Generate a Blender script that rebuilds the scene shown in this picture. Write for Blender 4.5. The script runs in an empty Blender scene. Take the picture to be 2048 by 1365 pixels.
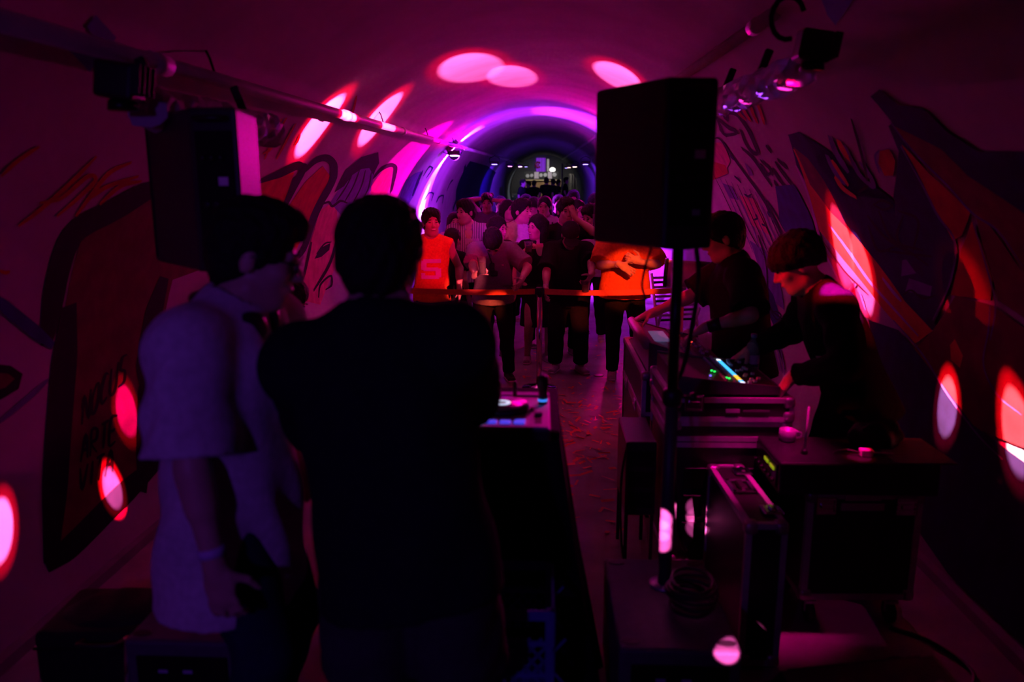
import bpy, bmesh, math, random
import numpy as np
from mathutils import Vector, Matrix
random.seed(7); np.random.seed(7)
S = bpy.context.scene
COL = S.collection
PI = math.pi

# ------------------------------------------------------------------ camera
CAMP = (0.05, 0.0, 1.82)
YAW, PITCH, FPX = math.radians(2.4625), math.radians(11.3988), 1550.0
cd = bpy.data.cameras.new('camera'); cam = bpy.data.objects.new('camera', cd); COL.objects.link(cam)
cd.sensor_width = 36.0; cd.lens = FPX / 2048 * 36.0; cd.clip_start = 0.02; cd.clip_end = 300
cam.location = CAMP
cam.rotation_euler = (PI / 2 - PITCH, 0, YAW)
cd.dof.use_dof = True; cd.dof.focus_distance = 7.3; cd.dof.aperture_fstop = 1.7
S.camera = cam

# ------------------------------------------------------------------ world and exposure
w = bpy.data.worlds.new('night'); S.world = w; w.use_nodes = True
w.node_tree.nodes['Background'].inputs[0].default_value = (0.02, 0.01, 0.05, 1)
w.node_tree.nodes['Background'].inputs[1].default_value = 0.02
S.view_settings.view_transform = 'Standard'; S.view_settings.look = 'None'
S.view_settings.exposure = 0.0; S.view_settings.gamma = 1.0
S.view_settings.use_curve_mapping = False
S.cycles.use_denoising = True
S.cycles.max_bounces = 4; S.cycles.diffuse_bounces = 2; S.cycles.glossy_bounces = 2
S.cycles.transmission_bounces = 4; S.cycles.transparent_max_bounces = 6
S.cycles.use_adaptive_sampling = True; S.cycles.adaptive_threshold = .06
S.cycles.caustics_reflective = False; S.cycles.caustics_refractive = False
S.cycles.sample_clamp_indirect = 4.0

# ------------------------------------------------------------------ picture <-> place
_f = np.array([-math.sin(YAW) * math.cos(PITCH), math.cos(YAW) * math.cos(PITCH), -math.sin(PITCH)])
_r = np.array([math.cos(YAW), math.sin(YAW), 0.0]); _u = np.cross(_r, _f); _C = np.array(CAMP)
XC, RV, ZC, SL = -0.06, 2.1, 0.70, 0.0175        # the vault: axis, radius, centre height, rise per metre
def ray(px, py): return _f + _r * (px - 1024.0) / FPX - _u * (py - 682.5) / FPX
def at(px, py, Y): d = ray(px, py); return _C + d * (Y / d[1])
def atz(px, py, z): d = ray(px, py); return _C + d * ((z - _C[2]) / d[2])
def proj(P): v = np.array(P) - _C; q = v @ _f; return np.array([1024 + FPX * (v @ _r) / q, 682.5 - FPX * (v @ _u) / q])
def vault(px, py):
    d = ray(px, py); dz = d[2] - SL * d[1]; x0 = _C[0] - XC; c0 = _C[2] - ZC
    A = d[0] ** 2 + dz ** 2; B = 2 * (x0 * d[0] + c0 * dz); Cc = x0 * x0 + c0 * c0 - RV * RV
    t = (-B + math.sqrt(max(B * B - 4 * A * Cc, 0))) / (2 * A); return _C + d * t

# ------------------------------------------------------------------ lamps: (x, y, z) of the places that lamps hang or stand
RIGHT_BAR = (1.02, 3.02, 2.22); LEFT_BAR = (-1.22, 2.42, 2.04); LEFT_BAR_END = (-1.2, 3.62, 2.0); RIGHT_BAR_END = (1.0, 4.68, 2.20)
TABLE_LAMP = (-0.50, 2.66, 1.30); FAR_LEFT = (-1.42, 12.6, 2.38); FAR_RIGHT = (1.2, 12.6, 2.42)
def spot(name, src, dst, color, watt, deg, blend=0.15, radius=0.01):
    l = bpy.data.lights.new(name, 'SPOT'); l.color = color; l.energy = watt; l.spot_size = math.radians(deg)
    l.spot_blend = blend; l.shadow_soft_size = radius
    o = bpy.data.objects.new(name, l); COL.objects.link(o); o.location = src
    o.rotation_euler = (Vector(dst) - Vector(src)).to_track_quat('-Z', 'Y').to_euler(); return o
def point(name, src, color, watt, radius=0.05):
    l = bpy.data.lights.new(name, 'POINT'); l.color = color; l.energy = watt; l.shadow_soft_size = radius
    o = bpy.data.objects.new(name, l); COL.objects.link(o); o.location = src; return o
def disco(src, dst, rad, watt=1.0, core=(1.0, .12, .52), rim=(1.0, .0, .02)):
    """one projected dot of the party lamp: bright pink core inside a wider red rim; rad = dot radius in metres"""
    d = (Vector(dst) - Vector(src)).length; a = 2 * math.degrees(math.atan(rad / d))
    k = watt * d * d
    spot('party_beam_core', src, dst, core, 380 * k, a, .42, .004)
    spot('party_beam_rim', src, dst, rim, 70 * k, a * 1.42, .45, .004)
PUR, RED, BLU = (.36, 0.0, 1.0), (1.0, 0.0, .02), (.20, 0.0, 1.0)
# dots on the vault from the party lamp on the mixing table
for (px, py, r) in ((941, 134, .30), (1024, 152, .27), (1236, 152, .26)):
    disco(TABLE_LAMP, vault(px, py), r)
for (px, py, r) in ((637, 248, .235), (757, 236, .25)): disco(RIGHT_BAR_END, vault(px, py), r, 1.2)
# the long streak on the right wall from the far end of the right light bar
disco(RIGHT_BAR_END, vault(1688, 488), .17, .9); disco(RIGHT_BAR_END, vault(1726, 545), .16, .7)
# dots on the walls and the gear from the two light bars
for (px, py, r) in ((1898, 818, .10), (2040, 868, .115)): disco((1.0, 3.85, 2.18), vault(px, py), r, 3.2, core=(1, .25, .28))
for (px, py, r) in ((224, 978, .078), (-2, 1062, .085)): disco(LEFT_BAR_END, vault(px, py), r, 7.0 if px > 0 else .9)
disco(LEFT_BAR_END, vault(252, 822), .10, .8, core=(1, .0, .45))
REAR_LAMP = (-1.1, -1.6, 2.2)
for py in (1040, 1062, 1084): disco(REAR_LAMP, at(1322, py, 2.58), .016, 5.0)
disco(REAR_LAMP, atz(1452, 1306, .40), .020, 1.6)
for (px, py, z) in ((1580, 1306, .33), (1635, 1281, .35)): disco(RIGHT_BAR, atz(px, py, z), .010, .8)
disco(RIGHT_BAR, atz(1718, 915, .737), .05, .30, core=(1, 0, .25))
disco(RIGHT_BAR, at(1686, 672, 3.55), .10, 2.6, core=(1, .0, .50))
# floods
def floods():
    spot('red_flood', RIGHT_BAR, at(868, 500, 7.4), (1, 0, .10), 800, 10, .6, .03)
    spot('red_flood', RIGHT_BAR, at(1252, 562, 7.2), (1, .09, .02), 1500, 8, .5, .03)
    spot('red_flood', RIGHT_BAR, at(966, 545, 6.68), (1, .10, .16), 2600, 3.6, .9, .03)
    spot('red_flood', RIGHT_BAR, at(1000, 604, 6.75), (1, .10, .04), 2600, 3.6, .9, .03)
    spot('red_flood', RIGHT_BAR, at(1190, 600, 6.8), (1, .08, .03), 1500, 4.6, .9, .03)
    spot('red_flood', LEFT_BAR_END, at(1565, 795, 3.38), (1, 0, .03), 200, 6, .9, .03)
    spot('red_flood', RIGHT_BAR, at(1050, 450, 7.6), RED, 240, 17, .9, .04)
    spot('red_flood', LEFT_BAR_END, at(1590, 520, 3.6), RED, 240, 10, .8, .03)
    spot('red_flood', LEFT_BAR_END, at(1440, 580, 4.5), (1, 0, .05), 60, 15, .9, .03)
    spot('red_flood', LEFT_BAR_END, at(620, 430, 5.6), (1, 0, .05), 44, 36, 1.0, .05)
    spot('floor_flood', LEFT_BAR_END, (-1.3, 3.3, 0), (1, 0, .04), 5, 90, 1.0, .05)
    spot('floor_flood', RIGHT_BAR_END, (.15, 5.2, 0), (1, 0, .04), 30, 80, 1.0, .05)
    spot('magenta_flood', FAR_RIGHT, vault(795, 350), (1, 0, .5), 2200, 23, .12, .02)
    spot('magenta_flood', FAR_LEFT, vault(1175, 268), (1, 0, .6), 900, 15, .12, .02)
    spot('magenta_wash', FAR_LEFT, (.5, 7.5, 2.7), (1, 0, .30), 380, 74, 1.0, .08)
    spot('magenta_wash', FAR_RIGHT, (-.6, 7.0, 2.5), (1, 0, .30), 460, 74, 1.0, .08)
    point('purple_wash', (-1.2, 13.1, 2.45), PUR, 50, .06)
    point('purple_wash', (1.05, 13.1, 2.45), PUR, 50, .06)
    spot('blue_rear_lamp', (-1.1, -1.6, 2.2), (-.8, 2.1, 1.0), (.26, .05, 1.0), 46, 46, .8, .08)
    spot('magenta_case_fill', RIGHT_BAR, (.98, 3.14, .6), (1, 0, .32), 170, 25, 1.0, .05)  # fill light added to brighten the case edges from the right bar
    spot('crowd_fill', RIGHT_BAR, at(1010, 480, 8.2), (1, 0, .60), 60, 20, 1.0, .05)  # added fill that brightens the crowd from the front
    spot('crowd_fill', LEFT_BAR_END, at(1058, 440, 9.2), (.85, 0, 1.0), 520, 15, .9, .05)  # added purple fill for the second row
    spot('magenta_table_fill', RIGHT_BAR_END, (-.02, 2.45, 1.1), (1, 0, .42), 230, 14, .8, .05)  # added fill that turns the controller top pink; nothing stands on the table
floods()

# ------------------------------------------------------------------ materials
MATS = {}
def mat(name, col, rough=.6, metal=0.0, var=.15, scale=8.0, bump=0.0, spec=.5, coat=0.0, alpha=None):
    if name in MATS: return MATS[name]
    m = bpy.data.materials.new(name); m.use_nodes = True; nt = m.node_tree; b = nt.nodes['Principled BSDF']
    b.inputs['Roughness'].default_value = rough; b.inputs['Metallic'].default_value = metal
    b.inputs['Specular IOR Level'].default_value = spec
    if coat: b.inputs['Coat Weight'].default_value = coat
    tc = nt.nodes.new('ShaderNodeTexCoord'); n = nt.nodes.new('ShaderNodeTexNoise')
    n.inputs['Scale'].default_value = scale; n.inputs['Detail'].default_value = 4
    nt.links.new(tc.outputs['Object'], n.inputs['Vector'])
    rmp = nt.nodes.new('ShaderNodeValToRGB')
    a = [max(0, c * (1 - var)) for c in col]; z = [min(1, c * (1 + var)) for c in col]
    rmp.color_ramp.elements[0].position = .3; rmp.color_ramp.elements[1].position = .7
    rmp.color_ramp.elements[0].color = (*a, 1); rmp.color_ramp.elements[1].color = (*z, 1)
    nt.links.new(n.outputs['Fac'], rmp.inputs['Fac']); nt.links.new(rmp.outputs['Color'], b.inputs['Base Color'])
    if bump:
        bp = nt.nodes.new('ShaderNodeBump'); bp.inputs['Strength'].default_value = bump; bp.inputs['Distance'].default_value = .02
        nt.links.new(n.outputs['Fac'], bp.inputs['Height']); nt.links.new(bp.outputs['Normal'], b.inputs['Normal'])
    MATS[name] = m; return m
def emis(name, col, strength):
    if name in MATS: return MATS[name]
    m = bpy.data.materials.new(name); m.use_nodes = True; b = m.node_tree.nodes['Principled BSDF']
    b.inputs['Base Color'].default_value = (*[c * .3 for c in col], 1)
    b.inputs['Emission Color'].default_value = (*col, 1); b.inputs['Emission Strength'].default_value = strength
    MATS[name] = m; return m
def clear(name, col=(1, 1, 1), rough=.05, tr=.9):
    if name in MATS: return MATS[name]
    m = bpy.data.materials.new(name); m.use_nodes = True; b = m.node_tree.nodes['Principled BSDF']
    b.inputs['Base Color'].default_value = (*col, 1); b.inputs['Roughness'].default_value = rough
    b.inputs['Transmission Weight'].default_value = tr; b.inputs['IOR'].default_value = 1.15
    MATS[name] = m; return m
PLASTER = mat('painted_plaster', (.52, .50, .49), .85, var=.12, scale=2.2, bump=.10, spec=.2)
CONC = mat('worn_concrete_floor', (.30, .28, .27), .6, var=.35, scale=3.0, bump=.12)
BLACK = mat('black_plastic', (.012, .012, .013), .45, var=.2, scale=30)
BLACKM = mat('black_metal', (.015, .015, .017), .35, .6, var=.2, scale=20)
ALU = mat('brushed_aluminium', (.62, .62, .64), .42, .4, var=.12, scale=25, bump=.03)
CHROME = mat('polished_steel', (.75, .75, .77), .15, 1.0, var=.05, scale=15)
LAM = mat('black_laminate', (.02, .019, .02), .38, var=.2, scale=40, bump=.02)
RUBBER = mat('black_rubber', (.012, .012, .012), .6, var=.2, scale=20)
WHITEP = mat('white_plastic', (.7, .7, .7), .4, var=.05, scale=10)
PIPE = mat('painted_pipe', (.72, .68, .68), .5, var=.12, scale=5, bump=.05)
SKIN = mat('skin', (.56, .35, .26), .5, var=.08, scale=20, bump=.02)
SKIN2 = mat('skin_tan', (.36, .21, .14), .5, var=.08, scale=20, bump=.02)
HAIR = mat('black_hair', (.010, .008, .008), .7, var=.5, scale=90, bump=.5, spec=.25)
HAIRB = mat('brown_hair', (.05, .028, .02), .7, var=.5, scale=90, bump=.5, spec=.25)
LIP = mat('lips', (.38, .12, .12), .4, var=.05, scale=20)
EYE = mat('dark_eye', (.015, .012, .01), .2, var=.1, scale=20)
TEETH = mat('teeth', (.8, .78, .72), .3, var=.03, scale=20)
def cloth(name, col, rough=.95): return mat(name, col, rough, 0, .12, 45, .12, .04)

# ------------------------------------------------------------------ object helpers
def link(name, me, m=None, parent=None, smooth=False):
    o = bpy.data.objects.new(name, me); COL.objects.link(o)
    if m is not None and not me.materials: me.materials.append(m)
    if smooth: me.polygons.foreach_set('use_smooth', [True] * len(me.polygons))
    if parent is not None: o.parent = parent
    return o
def tag(o, label=None, cat=None, group=None, kind=None):
    if label: o['label'] = label
    if cat: o['category'] = cat
    if group: o['group'] = group
    if kind: o['kind'] = kind
    return o
def thing(name, label, cat, loc=(0, 0, 0), rz=0.0, group=None):
    o = bpy.data.objects.new(name, None); COL.objects.link(o); o.empty_display_size = .05
    o.location = loc; o.rotation_euler = (0, 0, rz); return tag(o, label, cat, group)
def copy_tree(o, parent=None):
    c = o.copy(); COL.objects.link(c)
    if parent is not None: c.parent = parent
    for ch in list(o.children): copy_tree(ch, c)
    return c
class MB:
    """collects shapes for one mesh"""
    def __init__(s): s.bm = bmesh.new()
    def box(s, c, size, rot=None, bevel=0.0, seg=1):
        r = bmesh.ops.create_cube(s.bm, size=1.0); vs = r['verts']
        M = Matrix.Translation(Vector(c)) @ (rot.to_4x4() if rot is not None else Matrix.Identity(4)) @ Matrix.Diagonal((*size, 1))
        bmesh.ops.transform(s.bm, matrix=M, verts=vs)
        if bevel: bmesh.ops.bevel(s.bm, geom=list({e for v in vs for e in v.link_edges}), offset=bevel, segments=seg, affect='EDGES', profile=.5)
        return s
    def b2(s, lo, hi, bevel=0.0, seg=1):
        return s.box([(a + b) / 2 for a, b in zip(lo, hi)], [b - a for a, b in zip(lo, hi)], None, bevel, seg)
    def rings(s, rings, cap=True, closed=False):
        V = [[s.bm.verts.new(p) for p in r] for r in rings]; n = len(rings[0])
        for i in range(len(V) - (0 if closed else 1)):
            a, b = V[i], V[(i + 1) % len(V)]
            for j in range(n):
                k = (j + 1) % n
                try: s.bm.faces.new((a[j], a[k], b[k], b[j]))
                except ValueError: pass
        if cap and not closed:
            s.bm.faces.new(list(reversed(V[0]))); s.bm.faces.new(V[-1])
        return s
    def tube(s, pts, r, n=10, cap=True):
        pts = [Vector(p) for p in pts]; rad = r if isinstance(r, (list, tuple)) else [r] * len(pts)
        d0 = (pts[1] - pts[0]).normalized(); up = Vector((0, 0, 1)) if abs(d0.z) < .9 else Vector((1, 0, 0))
        a = d0.cross(up).normalized(); out = []
        for i, p in enumerate(pts):
            d = (pts[min(i + 1, len(pts) - 1)] - pts[max(i - 1, 0)]).normalized()
            a = (a - d * a.dot(d)).normalized(); b = d.cross(a)
            out.append([p + (a * math.cos(2 * PI * j / n) + b * math.sin(2 * PI * j / n)) * rad[i] for j in range(n)])
        return s.rings(out, cap)
    def lathe(s, prof, c=(0, 0, 0), axis=(0, 0, 1), n=24, cap=True):
        ax = Vector(axis).normalized(); up = Vector((0, 0, 1)) if abs(ax.z) < .9 else Vector((1, 0, 0))
        a = ax.cross(up).normalized(); b = ax.cross(a); c = Vector(c)
        return s.rings([[c + ax * z + (a * math.cos(2 * PI * j / n) + b * math.sin(2 * PI * j / n)) * max(r, 1e-4) for j in range(n)] for r, z in prof], cap)
    def prism(s, poly, z0, z1, bevel=0.0, seg=2):
        s.rings([[(x, y, z0) for x, y in poly], [(x, y, z1) for x, y in poly]])
        bmesh.ops.recalc_face_normals(s.bm, faces=s.bm.faces)
        if bevel: bmesh.ops.bevel(s.bm, geom=list(s.bm.edges), offset=bevel, segments=seg, affect='EDGES', profile=.5)
        return s
    def build(s, name, m=None, parent=None, smooth=False, M=None):
        if M is not None: bmesh.ops.transform(s.bm, matrix=M, verts=s.bm.verts)
        bmesh.ops.recalc_face_normals(s.bm, faces=s.bm.faces)
        me = bpy.data.meshes.new(name); s.bm.to_mesh(me); s.bm.free()
        return link(name, me, m, parent, smooth)
def bez(pts, n=8):
    """Catmull-Rom through pts"""
    P = [Vector(p) for p in pts]; P = [P[0] * 2 - P[1]] + P + [P[-1] * 2 - P[-2]]; out = []
    for i in range(1, len(P) - 2):
        for k in range(n):
            t = k / n; a, b, c, d = P[i - 1], P[i], P[i + 1], P[i + 2]
            out.append(.5 * ((2 * b) + (c - a) * t + (2 * a - 5 * b + 4 * c - d) * t * t + (3 * b - a - 3 * c + d) * t ** 3))
    out.append(P[-2]); return out
# ------------------------------------------------------------------ the tunnel
Y0, Y1 = -3.0, 50.0
def vpt(th, y, off=0.0):
    """point on the vault: th = 0 at the crown, + towards the right wall; off = distance off the wall into the room"""
    r = RV - off; return (XC + r * math.sin(th), y, ZC + SL * y + r * math.cos(th))
def floor_z(y): return 0.0 if y < 16 else (y - 16) * .027
def strip(name, t0, t1, n, m=PLASTER):
    ys = [Y0 + i * 1.0 for i in range(int(Y1 - Y0) + 1)]; vs, fs = [], []
    for thick in (0.0, -.12):
        for y in ys:
            for i in range(n + 1): vs.append(vpt(t0 + (t1 - t0) * i / n, y, thick))
    L = len(ys) * (n + 1)
    for base, flip in ((0, 1), (L, 0)):
        for j in range(len(ys) - 1):
            for i in range(n):
                q = [base + j * (n + 1) + i, base + j * (n + 1) + i + 1, base + (j + 1) * (n + 1) + i + 1, base + (j + 1) * (n + 1) + i]
                fs.append(q[::-1] if flip else q)
    for j in range(len(ys) - 1):
        for i in (0, n):
            a, b = j * (n + 1) + i, (j + 1) * (n + 1) + i; fs.append((a, b, L + b, L + a))
    for i in range(n):
        for j in (0, len(ys) - 1):
            a = j * (n + 1) + i; fs.append((a, a + 1, L + a + 1, L + a))
    me = bpy.data.meshes.new(name); me.from_pydata(vs, [], fs)
    return tag(link(name, me, m, None, True), kind='structure')
TH = math.radians
GT = .04      # facet angle shared by the walls and the paint on them
wall_left = strip('wall_left', -2.2, -.72, 37)
ceiling = strip('ceiling', -.72, .72, 36)
wall_right = strip('wall_right', .72, 2.2, 37)
def fpt(th, y, off):
    k = math.floor(th / GT + 1e-9); f = th / GT - k; a, b = vpt(k * GT, y, off), vpt((k + 1) * GT, y, off)
    return tuple(p + (q - p) * f for p, q in zip(a, b))
for o in (wall_left, ceiling, wall_right): o.data.update()
# floor, flat in the near half and climbing gently behind the crowd
vs, fs = [], []
fy = [-3, 0, 4, 8, 12, 16, 24, 32, 40, 50, 60]
for y in fy:
    for x in (-2.2, -1, 0, 1, 2.2): vs.append((x if y < 50 else x * 3, y, floor_z(y)))
for j in range(len(fy) - 1):
    for i in range(4): a = j * 5 + i; fs.append((a, a + 1, a + 6, a + 5))
me = bpy.data.meshes.new('floor'); me.from_pydata(vs, [], fs)
tag(link('floor', me, CONC), kind='structure')
# low concrete kerb along the foot of each wall
for sx, nm in ((-1, 'baseboard_left'), (1, 'baseboard_right')):
    b = MB()
    b.rings([[(XC + sx * 1.965, y, 0), (XC + sx * 1.93, y, 0), (XC + sx * 1.945, y, .035), (XC + sx * 1.99, y, .05)] for y in (-3, 4, 10, 16)])
    tag(b.build(nm, mat('kerb_concrete', (.22, .21, .2), .7, var=.2, scale=6, bump=.1)), kind='structure')

# ------------------------------------------------------------------ paint on the walls
PAINT = {
 'k': mat('spray_black', (.008, .007, .009), .8, var=.3, scale=14, spec=.12),
 'br': mat('spray_dark_red', (.17, .03, .035), .8, var=.25, scale=9, spec=.12),
 'r': mat('spray_red', (.50, .02, .02), .8, var=.2, scale=9, spec=.12),
 'o': mat('spray_orange', (.80, .20, .06), .8, var=.12, scale=9, spec=.12),
 'b': mat('spray_blue', (.03, .05, .22), .8, var=.25, scale=9, spec=.12),
 'n': mat('spray_navy', (.012, .016, .07), .8, var=.3, scale=9, spec=.12),
 'v': mat('spray_violet', (.16, .10, .36), .8, var=.25, scale=9, spec=.12),
 'p': mat('spray_pink', (.66, .16, .24), .8, var=.2, scale=9, spec=.12),
 'l': mat('spray_lilac', (.70, .55, .78), .8, var=.1, scale=9, spec=.12),
 'c': mat('chevron_pale_blue', (.16, .30, .62), .8, var=.1, scale=9, spec=.12),
 'w': mat('spray_white', (.75, .73, .72), .8, var=.08, scale=9, spec=.12)}
_layer = [0]
def wall_of(th): return wall_left if th < -.72 else (wall_right if th > .72 else ceiling)
def tpx(px, py):
    P = vault(px, py); return math.atan2(P[0] - XC, P[2] - ZC - SL * P[1]), P[1]
def paint_mesh(name, verts2, faces, m, off):
    me = bpy.data.meshes.new(name); me.from_pydata([fpt(t, y, off) for t, y in verts2], [], faces)
    th = sum(v[0] for v in verts2) / len(verts2)
    return link(name, me, m, wall_of(th))
def fill(name, px, c):
    """filled painted shape; px = picture outline carried onto the curved wall"""
    _layer[0] += 1; off = .0012 + _layer[0] * .00005
    P = [tpx(*p) for p in px]; bm = bmesh.new()
    f = bm.faces.new([bm.verts.new((t * RV, y, 0)) for t, y in P])
    bmesh.ops.triangulate(bm, faces=[f])
    t0 = min(p[0] for p in P); t1 = max(p[0] for p in P)
    for i in range(math.ceil(t0 / GT), math.floor(t1 / GT) + 1):
        bmesh.ops.bisect_plane(bm, geom=bm.verts[:] + bm.edges[:] + bm.faces[:], plane_co=(i * GT * RV, 0, 0), plane_no=(1, 0, 0))
    bm.verts.index_update(); v2 = [(v.co.x / RV, v.co.y) for v in bm.verts]; fs = [[v.index for v in f.verts] for f in bm.faces]
    bm.free(); return paint_mesh(name, v2, fs, PAINT[c], off)
def stroke(name, px, wpx, c, smooth=True):
    """brush or spray line following picture points; wpx = width in picture pixels at its middle"""
    _layer[0] += 1; off = .0022 + _layer[0] * .00005
    P = [(*p, 0) for p in px]; P = bez(P, 6) if smooth and len(P) > 2 else bez(P, 4)
    mid = px[len(px) // 2]; d = vault(*mid); dist = float(np.linalg.norm(d - _C)); wm = wpx * dist / FPX / 2
    Q = [Vector((tpx(p[0], p[1])[0] * RV, tpx(p[0], p[1])[1])) for p in P]; vs, fs = [], []
    for i, q in enumerate(Q):
        t = (Q[min(i + 1, len(Q) - 1)] - Q[max(i - 1, 0)])
        if t.length < 1e-6: t = Vector((1, 0))
        t.normalize(); nrm = Vector((-t.y, t.x)); k = .5 + .5 * min(1, 4 * min(i + .3, len(Q) - .7 - i) / len(Q))
        p0 = proj(vpt(q.x / RV, q.y)); tp = proj(vpt((q.x + t.x * .01) / RV, q.y + t.y * .01)) - p0; dp = (proj(vpt((q.x + nrm.x * .01) / RV, q.y + nrm.y * .01)) - p0) / .01
        perp = abs(tp[0] * dp[1] - tp[1] * dp[0]) / max(np.linalg.norm(tp), 1e-6); wl = min(max(wpx / 2 / max(perp, 1e-3), wm * .6), wm * 3.5)
        for s_ in (-1, 0, 1): v = q + nrm * wl * k * s_; vs.append((v.x / RV, v.y))
        if i:
            a = 3 * (i - 1); fs += [(a, a + 1, a + 4, a + 3), (a + 1, a + 2, a + 5, a + 4)]
    return paint_mesh(name, vs, fs, PAINT[c], off)
FONT = {'N': [[(0, 0), (0, 1), (.7, 0), (.7, 1)]], 'O': [[(.35, 1), (0, .6), (.05, .1), (.4, 0), (.7, .4), (.6, .9), (.35, 1)]],
 'C': [[(.7, .9), (.3, 1), (0, .5), (.2, .05), (.7, .1)]], 'U': [[(0, 1), (.05, .2), (.35, 0), (.65, .2), (.7, 1)]],
 'S': [[(.7, .95), (.2, 1), (.1, .65), (.6, .4), (.6, .05), (0, .05)]], 'A': [[(0, 0), (.35, 1), (.7, 0)], [(.12, .4), (.6, .4)]],
 'R': [[(0, 0), (0, 1), (.55, .9), (.5, .55), (0, .5), (.7, 0)]], 'T': [[(0, 1), (.75, 1)], [(.37, 1), (.35, 0)]],
 'E': [[(.65, 1), (0, 1), (0, 0), (.65, 0)], [(0, .5), (.5, .5)]], 'V': [[(0, 1), (.35, 0), (.7, 1)]], 'I': [[(.2, 1), (.2, 0)]]}
def write(txt, org, ex, ey, wpx, c, name='graffiti_letter'):
    x0 = 0
    for ch in txt:
        for st in FONT[ch]:
            stroke(name, [(org[0] + ex[0] * (x0 + u) + ey[0] * v, org[1] + ex[1] * (x0 + u) + ey[1] * v) for u, v in st], wpx, c, False)
        x0 += .55 if ch == 'I' else .95
# left wall, near: the tall dark-red letter with a black outline
fill('graffiti_letter_fill', [(300, 385), (240, 425), (165, 470), (140, 560), (120, 700), (105, 900), (100, 1090), (140, 1110), (285, 960), (330, 905), (345, 560), (400, 540), (400, 380)], 'br')
stroke('graffiti_outline', [(330, 372), (290, 386), (225, 420), (150, 465), (118, 540), (100, 640), (92, 690)], 44, 'k')
stroke('graffiti_outline', [(138, 610), (125, 760), (112, 930), (100, 1130)], 52, 'k')
stroke('graffiti_outline', [(92, 1135), (150, 1085), (230, 1005), (320, 920)], 44, 'k')
stroke('graffiti_outline', [(328, 555), (304, 640), (290, 720), (288, 775)], 34, 'k')
stroke('graffiti_outline', [(292, 730), (288, 850), (284, 985)], 30, 'k')
write('NOCUS', (163, 850), (19, -19), (5, -58), 6, 'k')
write('ARTE', (160, 925), (20, -12), (4, -52), 6, 'k')
write('VITA', (155, 985), (22, -13), (4, -48), 6, 'k')
for s in ([(35, 452), (80, 418), (140, 365), (192, 312)], [(78, 405), (120, 396), (175, 352), (188, 362), (150, 400), (112, 432)], [(150, 432), (185, 385), (218, 345), (262, 324)], [(172, 400), (215, 372), (276, 352)], [(198, 408), (240, 372), (282, 362)], [(0, 352), (35, 320), (78, 292)]):
    stroke('graffiti_tag', s, 9, 'r')
stroke('graffiti_line', [(-20, 590), (40, 640), (105, 692)], 27, 'b'); stroke('graffiti_line', [(-10, 850), (50, 800), (95, 760)], 11, 'v')
fill('graffiti_blob', [(-10, 728), (20, 732), (44, 748), (36, 778), (0, 800), (-10, 800)], 'k'); fill('graffiti_blob', [(-10, 745), (15, 748), (28, 758), (10, 775), (-10, 782)], 'br')
stroke('graffiti_tag', [(-5, 540), (8, 545), (18, 543)], 8, 'r')
# pale blue chevron shapes high on both sides
fill('blue_chevron', [(190, 28), (232, 74), (178, 143), (130, 92), (170, 98), (190, 78), (172, 52)], 'c')
fill('blue_chevron', [(1640, -12), (1712, -12), (1700, 10), (1672, 50), (1655, 28)], 'c')
# left wall, middle: bubbling letters
fill('graffiti_letter_fill', [(515, 360), (588, 344), (572, 395), (566, 420), (590, 470), (580, 540), (520, 560), (505, 450)], 'r')
fill('graffiti_letter_fill', [(580, 408), (612, 362), (645, 332), (660, 352), (640, 402), (612, 460), (592, 500), (572, 520), (566, 450)], 'r')
fill('graffiti_letter_fill', [(640, 420), (672, 400), (680, 470), (668, 540), (640, 610), (600, 600), (612, 520), (628, 460)], 'p')
fill('graffiti_letter_fill', [(660, 405), (706, 340), (742, 316), (752, 332), (742, 380), (716, 420), (690, 440)], 'v')
fill('graffiti_letter_fill', [(742, 372), (768, 338), (786, 334), (780, 372), (768, 400), (742, 402)], 'p')
fill('graffiti_wing', [(668, 385), (690, 340), (722, 314), (756, 304), (758, 326), (746, 350), (738, 336), (722, 338), (704, 350), (688, 372)], 'k')
for s in ([(706, 342), (692, 372), (672, 402)], [(718, 340), (706, 372), (688, 404)], [(730, 340), (722, 372), (704, 408)], [(742, 344), (736, 376), (722, 404)]): stroke('graffiti_line', s, 3.2, 'k')
stroke('graffiti_outline', [(518, 362), (556, 347), (592, 332), (602, 338), (590, 366), (566, 416)], 17, 'k')
stroke('graffiti_outline', [(606, 342), (632, 320), (654, 316), (666, 332), (662, 366), (646, 394), (626, 436), (604, 500), (562, 542)], 15, 'k')
stroke('graffiti_outline', [(746, 354), (762, 338), (782, 330), (790, 340), (782, 384)], 8, 'k')
stroke('graffiti_outline', [(622, 484), (612, 530), (604, 562)], 5, 'k'); stroke('graffiti_outline', [(676, 470), (658, 528), (626, 582)], 6, 'k')
stroke('graffiti_line', [(640, 410), (656, 404), (664, 412), (680, 402), (694, 406)], 5, 'k')
fill('graffiti_eye', [(628, 518), (640, 496), (660, 486), (658, 500), (642, 514)], 'k'); stroke('graffiti_line', [(632, 508), (648, 488), (662, 484)], 3, 'k')
stroke('graffiti_line', [(636, 596), (640, 570), (660, 552), (662, 570), (650, 580)], 4, 'k')
fill('graffiti_letter_fill', [(798, 396), (812, 360), (830, 346), (842, 342), (838, 366), (828, 390), (816, 410)], 'v')
stroke('graffiti_outline', [(824, 392), (834, 366), (842, 344)], 8, 'n')
for s in ([(846, 352), (858, 334), (864, 338), (852, 356)], [(893, 382), (900, 366), (906, 360)], [(848, 400), (858, 386), (866, 388), (862, 402)], [(872, 404), (878, 394), (886, 392), (884, 408)]): stroke('graffiti_line', s, 3, 'n')
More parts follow.
